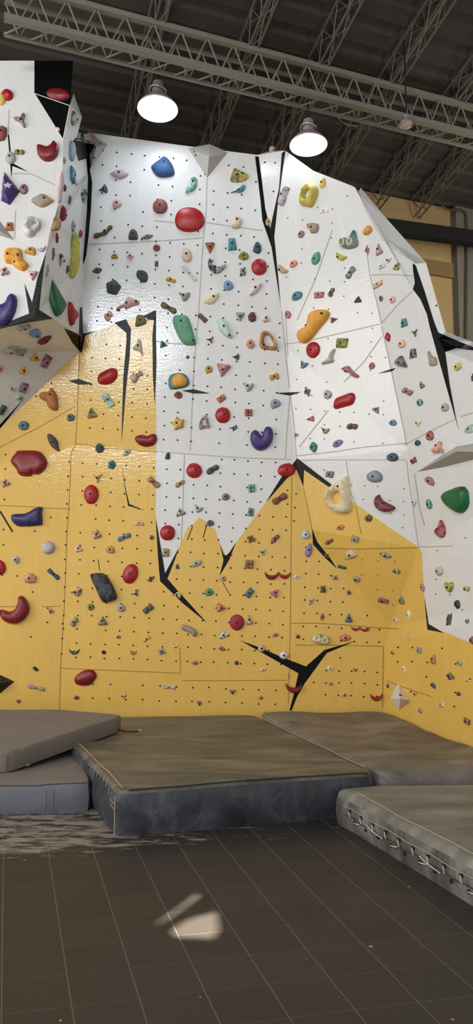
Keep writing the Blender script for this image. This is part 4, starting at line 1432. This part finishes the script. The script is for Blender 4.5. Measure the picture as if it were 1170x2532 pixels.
# labels: colour and shape, then the place by the named hold it stands beside
GROUP = 'climbing holds bolted to the wall'
MARKS = [r for r in HOLDS if r['mark']] + [dict(x=a, y=b_, mark=c, w=30, h=30) for a, b_, c in (
    (984, 1722, 'the white pyramid volume'), (512, 398, 'the grey pyramid volume'), (745, 1650, 'the black branching crack'), (485, 968, 'the black diamond mark'),
    (712, 972, 'the black bow-tie mark'), (325, 1235, 'the thin black hook mark'), (560, 1385, 'the small black V'), (402, 1415, 'the tip of the white tooth'),
    (1100, 1140, 'the grey wedge volume'), (105, 770, 'the black three-armed mark'), (740, 1160, 'the black peak mark'), (1080, 1560, 'the black right hook mark'))]


def colour_word(k):
    a, _, b_ = k.partition('/')
    return C[a][1] + (' and ' + C[b_][1] if b_ and C[b_][1] != C[a][1] else '')


def size_word(r):
    m = math.sqrt(r['w'] * r['h'])
    return 'tiny' if m < 13.5 else 'small' if m < 20 else 'medium' if m < 30 else 'large'


def rel(dx, dy):
    if abs(dx) > 2.2 * abs(dy):
        return 'right of' if dx > 0 else 'left of'
    if abs(dy) > 2.2 * abs(dx):
        return 'below' if dy > 0 else 'above'
    return ('below' if dy > 0 else 'above') + (' and right of' if dx > 0 else ' and left of')


for r in HOLDS:
    r['desc'] = r['label'] or ' '.join((size_word(r), colour_word(r['colour']), SHAPEWORD[r['code']])).strip()
used = set()
for r in HOLDS:
    if not r['label']:
        near = sorted((m for m in MARKS if m is not r), key=lambda m: (m['x'] - r['x']) ** 2 + (m['y'] - r['y']) ** 2)
        surf = 'yellow' if in_poly((r['x'], r['y']), YELLOW) else 'white'
        for m in near[:9]:
            d = math.hypot(m['x'] - r['x'], m['y'] - r['y'])
            q = rel(r['x'] - m['x'], r['y'] - m['y'])
            lab = '%s hold on %s, %s %s' % (r['desc'], surf, q, m['mark'])
            if len(lab.split()) > 16:
                lab = '%s hold %s %s' % (r['desc'], q, m['mark'])
            clash = [o for o in HOLDS if o is not r and not o['label'] and o['desc'] == r['desc'] and rel(o['x'] - m['x'], o['y'] - m['y']) == q
                     and math.hypot(m['x'] - o['x'], m['y'] - o['y']) < 350]
            if lab not in used and not clash and len(lab.split()) <= 16:
                r['label2'] = lab
                break
        else:
            r['label2'] = '%s hold nearest to %s' % (r['desc'], near[0]['mark'])
    else:
        r['label2'] = r['label']
    used.add(r['label2'])
    tag(r['o'], r['label2'], 'foothold' if r['o'].name.startswith('foothold') else 'climbing hold', 'small footholds bolted to the wall' if r['o'].name.startswith('foothold') else GROUP)


# ------------------------------------------------------------------ plywood volumes screwed to the boards
def volume(name, px, apex, lift, mat, label, faces_mats=None, dots=()):
    """solid with a flat foot on the wall: outline pixels, apex pixel(s) raised 'lift' metres"""
    xs = sum(p[0] for p in px) / len(px); ys = sum(p[1] for p in px) / len(px)
    p, R, mpp, us, wall = frame_at(xs, ys)
    n = R.col[2]
    Ri = R.transposed()
    base = [Ri @ (at_plane(a, b_, p, n) - p) for a, b_ in px]
    tips = [Ri @ (at_plane(a, b_, p + n * lift, n) - p) for a, b_ in apex]
    bm = bmesh.new()
    bv = [bm.verts.new((v.x, v.y, -0.003)) for v in base]
    tv = [bm.verts.new(v) for v in tips]
    k = len(bv)
    mats = mat if isinstance(mat, list) else [mat]
    if len(tv) == 1:
        for i in range(k):
            f = bm.faces.new((bv[i], bv[(i + 1) % k], tv[0]))
            f.material_index = faces_mats[i] if faces_mats else 0
    else:
        for i in range(k):
            f = bm.faces.new((bv[i], bv[(i + 1) % k], tv[(i + 1) % k], tv[i]))
        bm.faces.new(tv)
    bmesh.ops.recalc_face_normals(bm, faces=bm.faces)
    o = obj(name, bm, mats)
    o.matrix_world = Matrix.Translation(p) @ R.to_4x4()
    for (a, b_) in dots:
        q = Ri @ (at_plane(a, b_, p + n * lift * .5, n) - p)
        hit, loc_, nor, _ = o.ray_cast(Vector((q.x, q.y, 2)), Vector((0, 0, -1)))
        if hit:
            bb = link('bolt', bolt_mesh(0.009), [], o)
            bb.matrix_local = Matrix.Translation(loc_) @ nor.to_track_quat('Z', 'Y').to_matrix().to_4x4()
    tag(o, label, 'wall volume')
    return o


M_VG = wall_paint('grey_volume_paint', (176, 172, 164), 0.5, 0.1)
M_VW = wall_paint('white_volume_paint', (232, 230, 226), 0.5, 0.08)
M_VK = simple('dark_grip_volume', (38, 36, 34), 0.6, var=.6, scale=22, bump=.4, bscale=40)
bpy.context.view_layer.update()
volume('wall_volume', [(464, 366), (518, 356), (565, 376), (512, 441)], [(517, 388)], 0.10, M_VG, 'grey plywood pyramid volume on the top edge of the white wall', dots=[(480, 372), (484, 380), (506, 425)])
volume('wall_volume', [(219, 320), (240, 340), (268, 357), (223, 421), (219, 385), (233, 358)], [(238, 365)], 0.05, M_VG, 'grey folded plywood volume on the top left corner of the white wall', dots=[(236, 366), (233, 390), (247, 354)])
volume('wall_volume', [(1029, 1168), (1070, 1140), (1128, 1104), (1240, 1085), (1240, 1120), (1170, 1137), (1100, 1155)], [(1129, 1116)], 0.16, M_VG, 'long grey wedge volume on the right side wall')
volume('wall_volume', [(984, 1686), (1012, 1731), (986, 1757), (964, 1727)], [(990, 1728)], 0.13, M_VW, 'white plywood pyramid volume at the foot of the right corner', dots=[(990, 1702), (996, 1718), (988, 1746), (1000, 1738)])
volume('wall_volume', [(-60, 1660), (0, 1668), (37, 1685), (0, 1716), (-60, 1735)], [(-5, 1690)], 0.12, M_VK, 'black patterned plywood volume low at the left picture edge', dots=[(8, 1682)])
volume('wall_volume', [(-60, 520), (0, 546), (37, 595), (0, 583), (-60, 575)], [(-8, 566)], 0.08, M_VG, 'grey pointed plywood volume on the left overhang')
# ------------------------------------------------------------------ crash mats
def mat_cover(name, rgb, dark, lite, rough=0.5, sx=0.8, sy=3.2, bump=0.5, scuff=0.67):
    m, nt, b = new_mat(name)
    tc = N(nt, 'ShaderNodeTexCoord')
    mp = N(nt, 'ShaderNodeMapping'); mp.inputs['Scale'].default_value = (sx, sy, 1.5); mp.inputs['Rotation'].default_value = (0, 0, -0.1)
    nt.links.new(tc.outputs['Object'], mp.inputs[0])
    n1 = N(nt, 'ShaderNodeTexNoise'); n1.inputs['Scale'].default_value = 1.6; n1.inputs['Detail'].default_value = 8; n1.inputs['Roughness'].default_value = .62
    n1.inputs['Distortion'].default_value = .6
    nt.links.new(mp.outputs[0], n1.inputs['Vector'])
    rp = N(nt, 'ShaderNodeValToRGB')
    el = rp.color_ramp.elements
    el[0].position = .33; el[0].color = lin(dark) + (1,)
    el[1].position = .70; el[1].color = lin(lite) + (1,)
    e = el.new(.5); e.color = lin(rgb) + (1,)
    nt.links.new(n1.outputs['Fac'], rp.inputs[0])
    n2 = N(nt, 'ShaderNodeTexNoise'); n2.inputs['Scale'].default_value = 9; n2.inputs['Detail'].default_value = 9; n2.inputs['Roughness'].default_value = .75
    nt.links.new(tc.outputs['Object'], n2.inputs['Vector'])
    r2 = N(nt, 'ShaderNodeMapRange'); r2.inputs[1].default_value = scuff; r2.inputs[2].default_value = scuff + .08; r2.inputs[4].default_value = .55
    nt.links.new(n2.outputs['Fac'], r2.inputs[0])
    mx = N(nt, 'ShaderNodeMix', data_type='RGBA')
    nt.links.new(r2.outputs[0], mx.inputs[0]); nt.links.new(rp.outputs[0], mx.inputs[6]); mx.inputs[7].default_value = lin((170, 166, 160)) + (1,)
    nt.links.new(mx.outputs[2], b.inputs['Base Color'])
    b.inputs['Roughness'].default_value = rough
    n3 = N(nt, 'ShaderNodeTexNoise'); n3.inputs['Scale'].default_value = 4.5; n3.inputs['Detail'].default_value = 6; n3.inputs['Distortion'].default_value = 1.2
    nt.links.new(mp.outputs[0], n3.inputs['Vector'])
    bp = N(nt, 'ShaderNodeBump'); bp.inputs['Strength'].default_value = bump; bp.inputs['Distance'].default_value = .03
    nt.links.new(n3.outputs['Fac'], bp.inputs['Height']); nt.links.new(bp.outputs[0], b.inputs['Normal'])
    return m


M_MATTOP = mat_cover('worn_brown_grey_vinyl', (100, 94, 83), (70, 68, 64), (134, 124, 104))
M_MATGREY = simple('grey_canvas', (122, 113, 106), 0.8, var=0.16, scale=4, bump=0.25, bscale=90)
M_MATBLUE = simple('blue_grey_vinyl', (104, 106, 114), 0.5, var=0.14, scale=3, bump=0.2, bscale=8)
M_MATDARK = mat_cover('dark_blue_black_vinyl', (60, 63, 70), (36, 38, 43), (98, 100, 106), .4, 2, 2, .22, .66)
M_TARP = mat_cover('grey_brown_tarpaulin', (116, 108, 100), (88, 83, 78), (150, 141, 130), .5, .9, 1.9, .6, .7)
M_MATLITE = mat_cover('light_grey_worn_vinyl', (124, 121, 112), (96, 92, 84), (160, 156, 148), .5, .7, 2.4, .4, .7)
M_SIDE = mat_cover('scuffed_grey_side', (100, 94, 91), (66, 62, 60), (150, 144, 140), .5, 3, 3, .25, .62)
M_CORD = simple('cream_cord', (214, 200, 180), 0.7)
M_THREAD = simple('pale_seam_thread', (164, 150, 128), 0.8)
M_STRAP = simple('black_webbing', (20, 20, 21), 0.7)
M_METAL = simple('pale_metal', (205, 200, 190), 0.35, metal=0.7)


def cushion(name, plan, z0, z1, rad, amp, nscale, seed, mats, step=0.09, bulge=0.012, parent=None, stretch=(1, 1)):
    """foam mat: plan polygon (x, y), z0/z1 numbers or functions of x, y; rounded top edge, wrinkled cover"""
    f0 = z0 if callable(z0) else (lambda x, y: z0)
    f1 = z1 if callable(z1) else (lambda x, y: z1)
    P = []
    n = len(plan)
    for i in range(n):
        a, b = Vector(plan[i]), Vector(plan[(i + 1) % n])
        m = max(1, int((b - a).length / 0.07))
        P += [a + (b - a) * (k / m) for k in range(m)]
    # soften the corners a little
    for _ in range(2):
        P = [(P[i - 1] + P[i] * 4 + P[(i + 1) % len(P)]) / 6 for i in range(len(P))]
    ar = sum(a.x * b.y - b.x * a.y for a, b in zip(P, P[1:] + P[:1]))
    if ar < 0:
        P.reverse()
    edges = list(zip(P, P[1:] + P[:1]))
    tp = [tuple(p) for p in P]
    pts = []
    x0, x1 = min(p.x for p in P), max(p.x for p in P); y0, y1 = min(p.y for p in P), max(p.y for p in P)
    j = 0
    y = y0
    while y < y1:
        x = x0 + (step / 2 if j % 2 else 0)
        while x < x1:
            q = Vector((x, y))
            if in_poly(q, tp):
                d = min(seg_dist(q, a, b) for a, b in edges)
                if d > rad * 1.25:
                    pts.append(q)
            x += step
        y += step; j += 1
    rings = []
    for f in (0.25, 0.6, 1.0):
        for i in range(len(P)):
            t = (P[(i + 1) % len(P)] - P[i - 1]).normalized()
            q = P[i] + Vector((-t.y, t.x)) * rad * f
            if in_poly(q, tp):
                d = min(seg_dist(q, a, b) for a, b in edges)
                if d > rad * f * .8:
                    pts.append(q)
    V = P + pts
    r = delaunay_2d_cdt(V, [(i, (i + 1) % len(P)) for i in range(len(P))], [], 1, 1e-6)
    bm = bmesh.new()
    vs = []
    off = Vector((seed * 5.3, seed * 2.1, seed))

    def wr(x, y):
        q = Vector((x * stretch[0], y * stretch[1], 0)) * nscale + off
        return amp * (noise.noise(q) * 1.0 + 0.5 * noise.noise(q * 2.3) + 0.5 * (0.35 - abs(noise.noise(q * 1.3 + Vector((9, 3, 1))))) )
    nP = len(P)
    for p in r[0]:
        d = min(seg_dist(p, a, b) for a, b in edges)
        e = min(1, d / rad)
        z = f1(p.x, p.y) - rad * (1 - math.sqrt(max(0, 1 - (1 - e) ** 2))) + wr(p.x, p.y) * min(1, .35 + d / 0.2)
        vs.append(bm.verts.new((p.x, p.y, z)))
    for f in r[2]:
        a = [vs[i] for i in f]
        p = [r[0][i] for i in f]
        s = sum(p[i].x * p[(i + 1) % len(p)].y - p[(i + 1) % len(p)].x * p[i].y for i in range(len(p)))
        try:
            bm.faces.new(a if s > 0 else a[::-1])
        except ValueError:
            pass
    # sides
    prev = vs[:nP]
    L = 5
    for k in range(1, L + 1):
        t = k / L
        ring = []
        for i in range(nP):
            p = P[i]
            tt = (P[(i + 1) % nP] - P[i - 1]).normalized()
            out = Vector((tt.y, -tt.x))
            w_ = bulge * math.sin(math.pi * t) * 1.2 + bulge * 0.9 * noise.noise(Vector((p.x * 4, p.y * 4, t * 1.3)) + off) * (1 if k < L else 0)
            q = p + out * w_
            zt = vs[i].co.z
            z = zt + (f0(p.x, p.y) - zt) * t
            ring.append(bm.verts.new((q.x, q.y, z)))
        for i in range(nP):
            f = bm.faces.new((prev[i], ring[i], ring[(i + 1) % nP], prev[(i + 1) % nP]))
            f.material_index = 1
        prev = ring
    bm.faces.new(prev[::-1])
    o = obj(name, bm, mats, parent, smooth=42)

    def top(x, y):
        d = min(seg_dist(Vector((x, y)), a, b) for a, b in edges)
        e = min(1, d / rad)
        return f1(x, y) - rad * (1 - math.sqrt(max(0, 1 - (1 - e) ** 2))) + wr(x, y) * min(1, .35 + d / 0.2)
    return o, top


# lower left mat on the floor
m4, t4 = cushion('crash_mat', [(-3.1, 5.0), (-1.735, 5.0), (-1.055, 5.18), (-1.345, 6.02), (-1.62, 6.75), (-3.1, 6.6)][0:1] + [(-1.06, 5.17), (-1.34, 6.0), (-1.60, 6.75), (-3.1, 6.5)], 0.0, 0.205, 0.014, 0.007, 1.6, 3, [M_MATGREY, M_MATBLUE])
tag(m4, 'flat grey mat on the floor with blue-grey sides, under the tilted mat', 'crash mat')
# big centre mat
P1 = [(-0.784, 4.68), (1.0, 5.10), (0.19, 7.13), (-1.92, 7.10)]
m1, t1 = cushion('crash_mat', P1, 0.0, 0.30, 0.03, 0.022, 1.3, 5, [M_MATTOP, M_MATDARK], bulge=0.02, stretch=(.7, 2.0))
tag(m1, 'large worn brown-grey crash mat with dark blue front in the middle', 'crash mat')
# tarpaulin covered mat in the right corner
P2 = [(0.23, 7.13), (1.03, 5.12), (2.18, 5.14), (1.52, 7.12)]
m2, t2 = cushion('crash_mat', P2, 0.0, lambda x, y: 0.30 + 0.035 * max(0, (y - 6.4) / 0.7), 0.03, 0.045, 1.9, 11, [M_TARP, M_TARP], stretch=(.8, 1.5))
tag(m2, 'grey-brown crash mat under a wrinkled tarpaulin in the right corner', 'crash mat')
# front right mat with laced side
P3 = [(0.665, 4.955), (1.0, 5.045), (2.15, 5.06), (2.82, 2.85), (1.60, 2.85), (1.26, 3.66), (0.764, 4.81)]
m3, t3 = cushion('crash_mat', P3, 0.0, 0.235, 0.05, 0.010, 1.5, 21, [M_MATLITE, M_SIDE], bulge=0.012, stretch=(.8, 1.6))
tag(m3, 'light grey crash mat with cord-laced side at the front right', 'crash mat')
# upper left mat leaning across the two
FL = Vector((-1.744, 5.41)); FR = Vector((-1.017, 6.36))
P5 = [(-3.1, 5.47), tuple(FL), tuple(FR), (-1.66, 6.62), (-3.1, 6.9)]


def z5(x, y):
    t = max(0, min(1.1, (Vector((x, y)) - FL).dot((FR - FL).normalized()) / (FR - FL).length))
    return 0.212 + 0.115 * t


m5, t5 = cushion('crash_mat', P5, z5, lambda x, y: z5(x, y) + 0.152 - 0.02 * max(0, min(1, (x + 1.744) / .7)), 0.014, 0.008, 1.3, 31, [M_MATGREY, M_MATGREY], bulge=0.006)
tag(m5, 'grey canvas mat lying tilted on top of its two neighbours at left', 'crash mat')


def edge_line(name, o, pts, r, mat, n=5):
    bm = bmesh.new()
    for seg in pts:
        tube(bm, seg, r, n)
    return obj(name, bm, mat, o)


def along(a, b, n):
    a = Vector(a); b = Vector(b)
    return [a + (b - a) * (i / n) for i in range(n + 1)]


# seam threads along the edges of the centre mat
a, b = Vector(P1[0]), Vector((-1.36, 5.93))
nrm = Vector((-(b - a).y, (b - a).x)).normalized()       # towards outside on the left
L1 = [(p.x + .0, p.y, t1(p.x + .02, p.y + .005) + .012) for p in along(a + Vector((.03, .03)), b + Vector((.03, .0)), 14)]
edge_line('top_seam', m1, [L1], 0.0035, M_THREAD)
out = nrm if nrm.x < 0 else -nrm
low = [(p.x + out.x * .012, p.y + out.y * .012, 0.205) for p in along(a, b, 14)]
low2 = [(p.x + out.x * .014, p.y + out.y * .014, 0.175) for p in along(a, a + (b - a) * .45, 14)]
edge_line('side_seam', m1, [low, low2], 0.0028, M_THREAD)
ticks = []
for i in range(2, 14, 1):
    p = a + (b - a) * (i / 15)
    ticks.append([(p.x + out.x * .012, p.y + out.y * .012, 0.208), (p.x + out.x * .008, p.y + out.y * .008, 0.262), (p.x - out.x * .012, p.y - out.y * .012, t1(p.x - out.x * .02, p.y - out.y * .02) + .004)])
edge_line('side_stitching', m1, ticks, 0.0028, M_THREAD)
corner = [[(a.x + out.x * .01 - .004, a.y - .018, z) for z in (0.02, 0.1, 0.2, 0.27)]]
edge_line('corner_seam', m1, corner, 0.004, M_THREAD)
a2_, b2_ = Vector(P1[0]), Vector(P1[1])
fr = [(p.x, p.y - .004, t1(p.x, p.y + .012) + .006) for p in along(a2_ + (b2_ - a2_) * .04, a2_ + (b2_ - a2_) * .97, 40)]
edge_line('front_edge_seam', m1, [fr], 0.004, simple('dark_thread', (38, 38, 40), 0.7))
a3_, b3_ = Vector(P1[2]), Vector(P1[1])
rt = [(p.x - .015, p.y, t1(p.x - .03, p.y) + .006) for p in along(a3_ + (b3_ - a3_) * .06, b3_ - (b3_ - a3_) * .05, 30)]
edge_line('edge_seam', m1, [rt], 0.004, M_THREAD)
# lacing along the left side of the front right mat
a, b = Vector((0.764, 4.81)), Vector((1.60, 2.85))
dr = (b - a).normalized(); out = Vector((dr.y, -dr.x))
if out.x > 0:
    out = -out
sd = lambda s, z, k=0.020: (a.x + dr.x * s + out.x * k, a.y + dr.y * s + out.y * k, z)
up = [[sd(s * .06, 0.150 + .004 * math.sin(s), .017) for s in range(-2, 35)]]
edge_line('upper_hem', m3, up, 0.0035, M_THREAD)
lo = [[sd(s * .06, 0.098 + .006 * math.sin(s * 1.7), .020) for s in range(-2, 35)]]
edge_line('lower_hem', m3, lo, 0.0035, simple('dark_seam', (60, 56, 54), .8))
tp = [[(a.x + dr.x * s * .06 - out.x * .055, a.y + dr.y * s * .06 - out.y * .055, t3(a.x + dr.x * s * .06 - out.x * .055, a.y + dr.y * s * .06 - out.y * .055) + .002) for s in range(0, 30)]]
edge_line('top_piping', m3, tp, 0.004, M_THREAD)
for i in range(15):
    s = 0.03 + i * 0.135
    for z, dz in ((0.135, 0), (0.075, .055)):
        bm = bmesh.new()
        q = Vector(sd(s + dz, z, .021))
        M = Matrix.Translation(q) @ Vector((out.x, out.y, 0)).to_track_quat('Z', 'Y').to_matrix().to_4x4()
        lathe(bm, [(0.004, 0), (0.006, .003), (0.010, .003), (0.011, -.004)], 12, M)
        obj('eyelet', bm, M_STRAP, m3, smooth=40)
cords = []
for i in range(15):
    s = 0.03 + i * 0.135
    cords.append([sd(s, .135, .024), sd(s + .004, .115, .027), sd(s + .01, .098, .024)])
    if i % 4 == 2:
        cords.append([sd(s - .07, .112, .024), sd(s + .01, .098, .030), sd(s + .11, .086, .024)])
    elif i % 3 != 1:
        cords.append([sd(s + .055, .075, .024), sd(s + .09, .082, .030), sd(s + .125, .088, .024)])
for cpts in cords:
    edge_line('lace', m3, [cpts], 0.0032, M_CORD, 6)
M_DTH = simple('grey_thread', (70, 66, 64), .8)
edge_line('corner_seam', m5, [[(FL.x - .004, FL.y - .010, z) for z in (.225, .26, .30, .345)]], .003, M_DTH)
for dx in (0, .05):
    edge_line('side_stitching', m4, [[(-1.36 + dx, 5.085 + dx * .2, z) for z in (.02, .08, .14, .185)]], .0022, M_DTH)
f4 = [(p.x, p.y + .004, t4(p.x, p.y + .012) + .003) for p in along((-2.6, 5.0), (-1.09, 5.165), 30)]
edge_line('top_piping', m4, [f4], .003, M_DTH)
# straps of the leaning mat
def strap(px, zz, label):
    bm = bmesh.new()
    pts = [at_z(x, y, zz) + Vector((0, 0, .012)) for x, y in px]
    for p, q in zip(pts, pts[1:]):
        d = (q - p); R_ = Matrix.Rotation(math.atan2(d.y, d.x), 3, 'Z')
        box(bm, (p + q) / 2, (d.length + .006, .026, .008), R_)
    o = obj('strap', bm, M_STRAP, m5)
    bm = bmesh.new()
    R_ = Matrix.Rotation(math.atan2((pts[-1] - pts[-2]).y, (pts[-1] - pts[-2]).x), 3, 'Z')
    e = pts[-1]
    for dx, dy, sx, sy in ((-.012, 0, .006, .036), (.016, 0, .006, .036), (0, .016, .03, .006), (0, -.016, .03, .006), (0, 0, .005, .03)):
        box(bm, e + R_ @ Vector((dx, dy, .006)), (sx, sy, .012), R_)
    obj('buckle', bm, M_METAL, o)['label'] = 'pale metal buckle'


strap([(285, 1806), (312, 1812), (330, 1813), (345, 1811)], 0.325, '')
strap([(90, 1882), (82, 1888), (76, 1892), (68, 1896)], 0.215, '')

# ------------------------------------------------------------------ roof steelwork
M_STEELD = simple('dark_steel', (98, 92, 82), 0.6, metal=0.2, var=.25)
M_STEELL = simple('grey_painted_steel', (128, 124, 112), 0.55, metal=0.1, var=.12)


def lattice_joist(c, s0, s1, label):
    """open-web roof joist running with the slope: four chords, zigzag on the sides and below"""
    e = empty('roof_joist', from_sc(s0, c, roof_z(s0)))
    org = Vector(e.location)
    P = lambda s, dc, dz: from_sc(s, c + dc, roof_z(s) - dz) - org
    for nm, dc, dz in (('top_chord', -.07, .03), ('top_chord', .07, .03), ('bottom_chord', -.045, .27), ('bottom_chord', .045, .27)):
        bm = bmesh.new(); bar(bm, P(s0, dc, dz), P(s1, dc, dz), .011, 5)
        obj(nm, bm, M_STEELD, e)
    bm = bmesh.new()
    st = 0.16
    n = int((s1 - s0) / st)
    for i in range(n):
        a_, b_ = s0 + i * st, s0 + (i + 1) * st
        for sd_ in (-1, 1):
            q = [(a_, sd_ * .07, .03), (a_, sd_ * .045, .27)]
            if i % 2:
                q.reverse()
            bar(bm, P(*q[0]), P(b_, q[1][1], q[1][2]), .006, 4)
        bar(bm, P(a_, -.045 if i % 2 else .045, .27), P(b_, .045 if i % 2 else -.045, .27), .005, 4)
        bar(bm, P(a_, -.07 if i % 2 else .07, .03), P(b_, .07 if i % 2 else -.07, .03), .005, 4)
    obj('web_bars', bm, M_STEELD, e)
    tag(e, label, 'roof joist', 'lattice joists under the roof')
    return e


for (px, py, lab) in ((335, 290, 'dark lattice roof joist behind the left lamp'), (548, 300, 'dark lattice roof joist between the two lamps'),
                      (705, 330, 'dark lattice roof joist left of the right lamp, above the forked stripe'), (862, 370, 'dark lattice roof joist just right of the right lamp'),
                      (1000, 415, 'dark lattice roof joist ending on the tan wall beside the boards'), (1092, 455, 'dark lattice roof joist ending nearest the grey corner column')):
    q = on_roof(px, py, .2)
    s_, c_ = sc_of(q)
    lattice_joist(c_, 0.02, 4.6, lab)
# the grey girder across
qa = at_z(872, 258, 6.48); qb = at_z(872, 294, 6.48)
sA, sB = sc_of(qa)[0], sc_of(qb)[0]
g = empty('lattice_girder', from_sc(sA, 0, 6.48))
org = Vector(g.location)
G = lambda s, c, z: from_sc(s, c, z) - org
cL, cR = -5.0, 1.27
Rz = Matrix.Rotation(math.atan2(CR.y, CR.x), 3, 'Z')
for nm, s_, z_, wd, ht in (('bottom_chord', sA, 6.48, .062, .05), ('bottom_chord', sB, 6.48, .03, .03), ('top_chord', sA, 6.79, .05, .05), ('top_chord', sB, 6.79, .03, .03)):
    bm = bmesh.new()
    box(bm, G(s_, (cL + cR) / 2, z_), (cR - cL, wd, ht), Rz)
    obj(nm, bm, M_STEELL, g)
bm = bmesh.new(); bm2 = bmesh.new()
st = .13
for i in range(int((cR - cL) / st)):
    c0_, c1_ = cL + i * st, cL + (i + 1) * st
    for s_ in (sA, sB):
        a_, b_ = ((c0_, 6.48), (c1_, 6.79)) if i % 2 else ((c0_, 6.79), (c1_, 6.48))
        bar(bm, G(s_, *a_), G(s_, *b_), .008, 5)
for i in range(int((cR - cL) / .22)):
    c0_ = cL + i * .22
    bar(bm2, G(sB, c0_, 6.48), G(sA, c0_ + .2, 6.48), .008, 5)
    if i % 2:
        bar(bm2, G(sB, c0_ + .1, 6.48), G(sA, c0_ + .1, 6.48), .006, 5)
obj('side_web_bars', bm, M_STEELL, g); obj('bottom_web_bars', bm2, M_STEELL, g)
tag(g, 'grey painted lattice girder crossing under the dark joists', 'girder')
# black beam in front of the tan wall
a = at_plane(958, 562, from_sc(0.35, 0, 0), AX); b = at_plane(1170, 590, from_sc(0.35, 0, 0), AX)
ht = (at_plane(1040, 556, from_sc(0.35, 0, 0), AX) - at_plane(1040, 588, from_sc(0.35, 0, 0), AX)).z
ca = sc_of(a)[1]
bm = bmesh.new()
zm = lambda c: a.z + (b.z - a.z) * (c - ca) / (sc_of(b)[1] - ca)
bmesh.ops.create_cube(bm, size=1)
cc0, cc1 = ca - 0.9, 1.25
for v in bm.verts:
    c_ = cc1 if v.co.x > 0 else cc0
    v.co = from_sc(0.35 - v.co.y * .12, c_, zm(c_) + v.co.z * ht)
tag(obj('steel_beam', bm, simple('black_steel', (4, 4, 5), .9)), 'black steel beam crossing in front of the tan wall', 'beam')
# conduit on the column
s_ = 0.16
pts = [at_plane(x, y, from_sc(s_, 0, 0), AX) for x, y in ((1092, 508), (1105, 517), (1120, 520), (1138, 519), (1149, 522), (1154, 534), (1155, 600), (1154, 700), (1153, 840))]
bm = bmesh.new(); tube(bm, pts, .014, 8)
tag(obj('conduit', bm, simple('dark_conduit', (70, 68, 64), .5), smooth=60), 'bent grey conduit pipe running down the corner column', 'pipe')
# thin cable hanging on the girder
pts = [at_Y(x, y, 6.86) for x, y in ((835, 290), (845, 300), (858, 308), (870, 311), (885, 312))]
bm = bmesh.new(); tube(bm, pts, .004, 6)
tag(obj('cable', bm, simple('pale_cable', (150, 146, 136), .6), smooth=60), 'thin pale cable drooping from the grey girder', 'cable')

# ------------------------------------------------------------------ lamps
M_ALU = simple('pale_grey_aluminium', (176, 166, 164), 0.4, metal=.5)
M_LENS = simple('lit_lens', (255, 255, 255), 0.4, emit=((0.78, 0.88, 1.0), 20.0))
M_LENSOFF = simple('unlit_lens', (196, 186, 178), 0.35)
M_ROD = simple('black_hook', (18, 18, 18), .6)


def high_bay(px, py, wpx, Y, lit, label, power=0):
    p = at_Y(px, py, Y)
    R_ = wpx / 2 * depth_of(p) / F
    e = empty('high_bay_lamp', p)
    bm = bmesh.new()
    lathe(bm, [(R_ * .30, R_ * .62), (R_ * .45, R_ * .58), (R_ * .72, R_ * .34), (R_ * .93, R_ * .08), (R_, 0), (R_ * .985, -.012), (R_ * .96, -.004), (R_ * .9, R_ * .07), (R_ * .68, R_ * .31), (R_ * .42, R_ * .54)], 40)
    obj('reflector', bm, M_ALU, e, smooth=50)
    bm = bmesh.new()
    rg = lathe(bm, [(R_ * .95, .004), (R_ * .7, -.004), (R_ * .3, -.008)], 40)
    c_ = bm.verts.new((0, 0, -.009))
    for k in range(40):
        bm.faces.new((rg[-1][k], rg[-1][(k + 1) % 40], c_))
    bmesh.ops.recalc_face_normals(bm, faces=bm.faces)
    obj('lens', bm, M_LENS if lit else M_LENSOFF, e, smooth=60)['label'] = 'glowing white lens' if lit else 'unlit lens'
    bm = bmesh.new()
    lathe(bm, [(.001, R_ * 1.35), (R_ * .26, R_ * 1.32), (R_ * .30, R_ * 1.1), (R_ * .30, R_ * .62), (R_ * .001, R_ * .6)], 24)
    obj('housing', bm, M_ALU, e, smooth=50)
    bm = bmesh.new()
    n = 24
    tube(bm, [(R_ * .40 * math.cos(2 * math.pi * k / n), R_ * .40 * math.sin(2 * math.pi * k / n), R_ * .92 + R_ * .05 * math.sin(4 * math.pi * k / n)) for k in range(n + 1)], R_ * .05, 6)
    obj('guard_ring', bm, M_ALU, e, smooth=60)
    s_ = sc_of(p)[0]
    bm = bmesh.new()
    tube(bm, [(0, 0, R_ * 1.3), (0, 0, roof_z(s_) - p.z - .02)], .008, 6)
    obj('hanging_rod', bm, M_ROD, e)
    tag(e, label, 'lamp')
    if power:
        l = bpy.data.lights.new('lamp_light', 'SPOT'); l.energy = power; l.spot_size = math.radians(150); l.spot_blend = .6
        l.shadow_soft_size = R_ * .8; l.color = (0.82, 0.90, 1.0)
        o = bpy.data.objects.new('lamp_light', l); o.location = (0, 0, -.03); o.parent = e
        COL.objects.link(o)
    return e


high_bay(390, 268, 101, 6.45, True, 'lit white high bay lamp above the large blue hold', 2)
high_bay(763, 357, 94, 6.6, True, 'lit white high bay lamp above the right-hand boards', 2)
high_bay(1005, 306, 36, 6.45, False, 'small unlit white lamp on the grey girder')
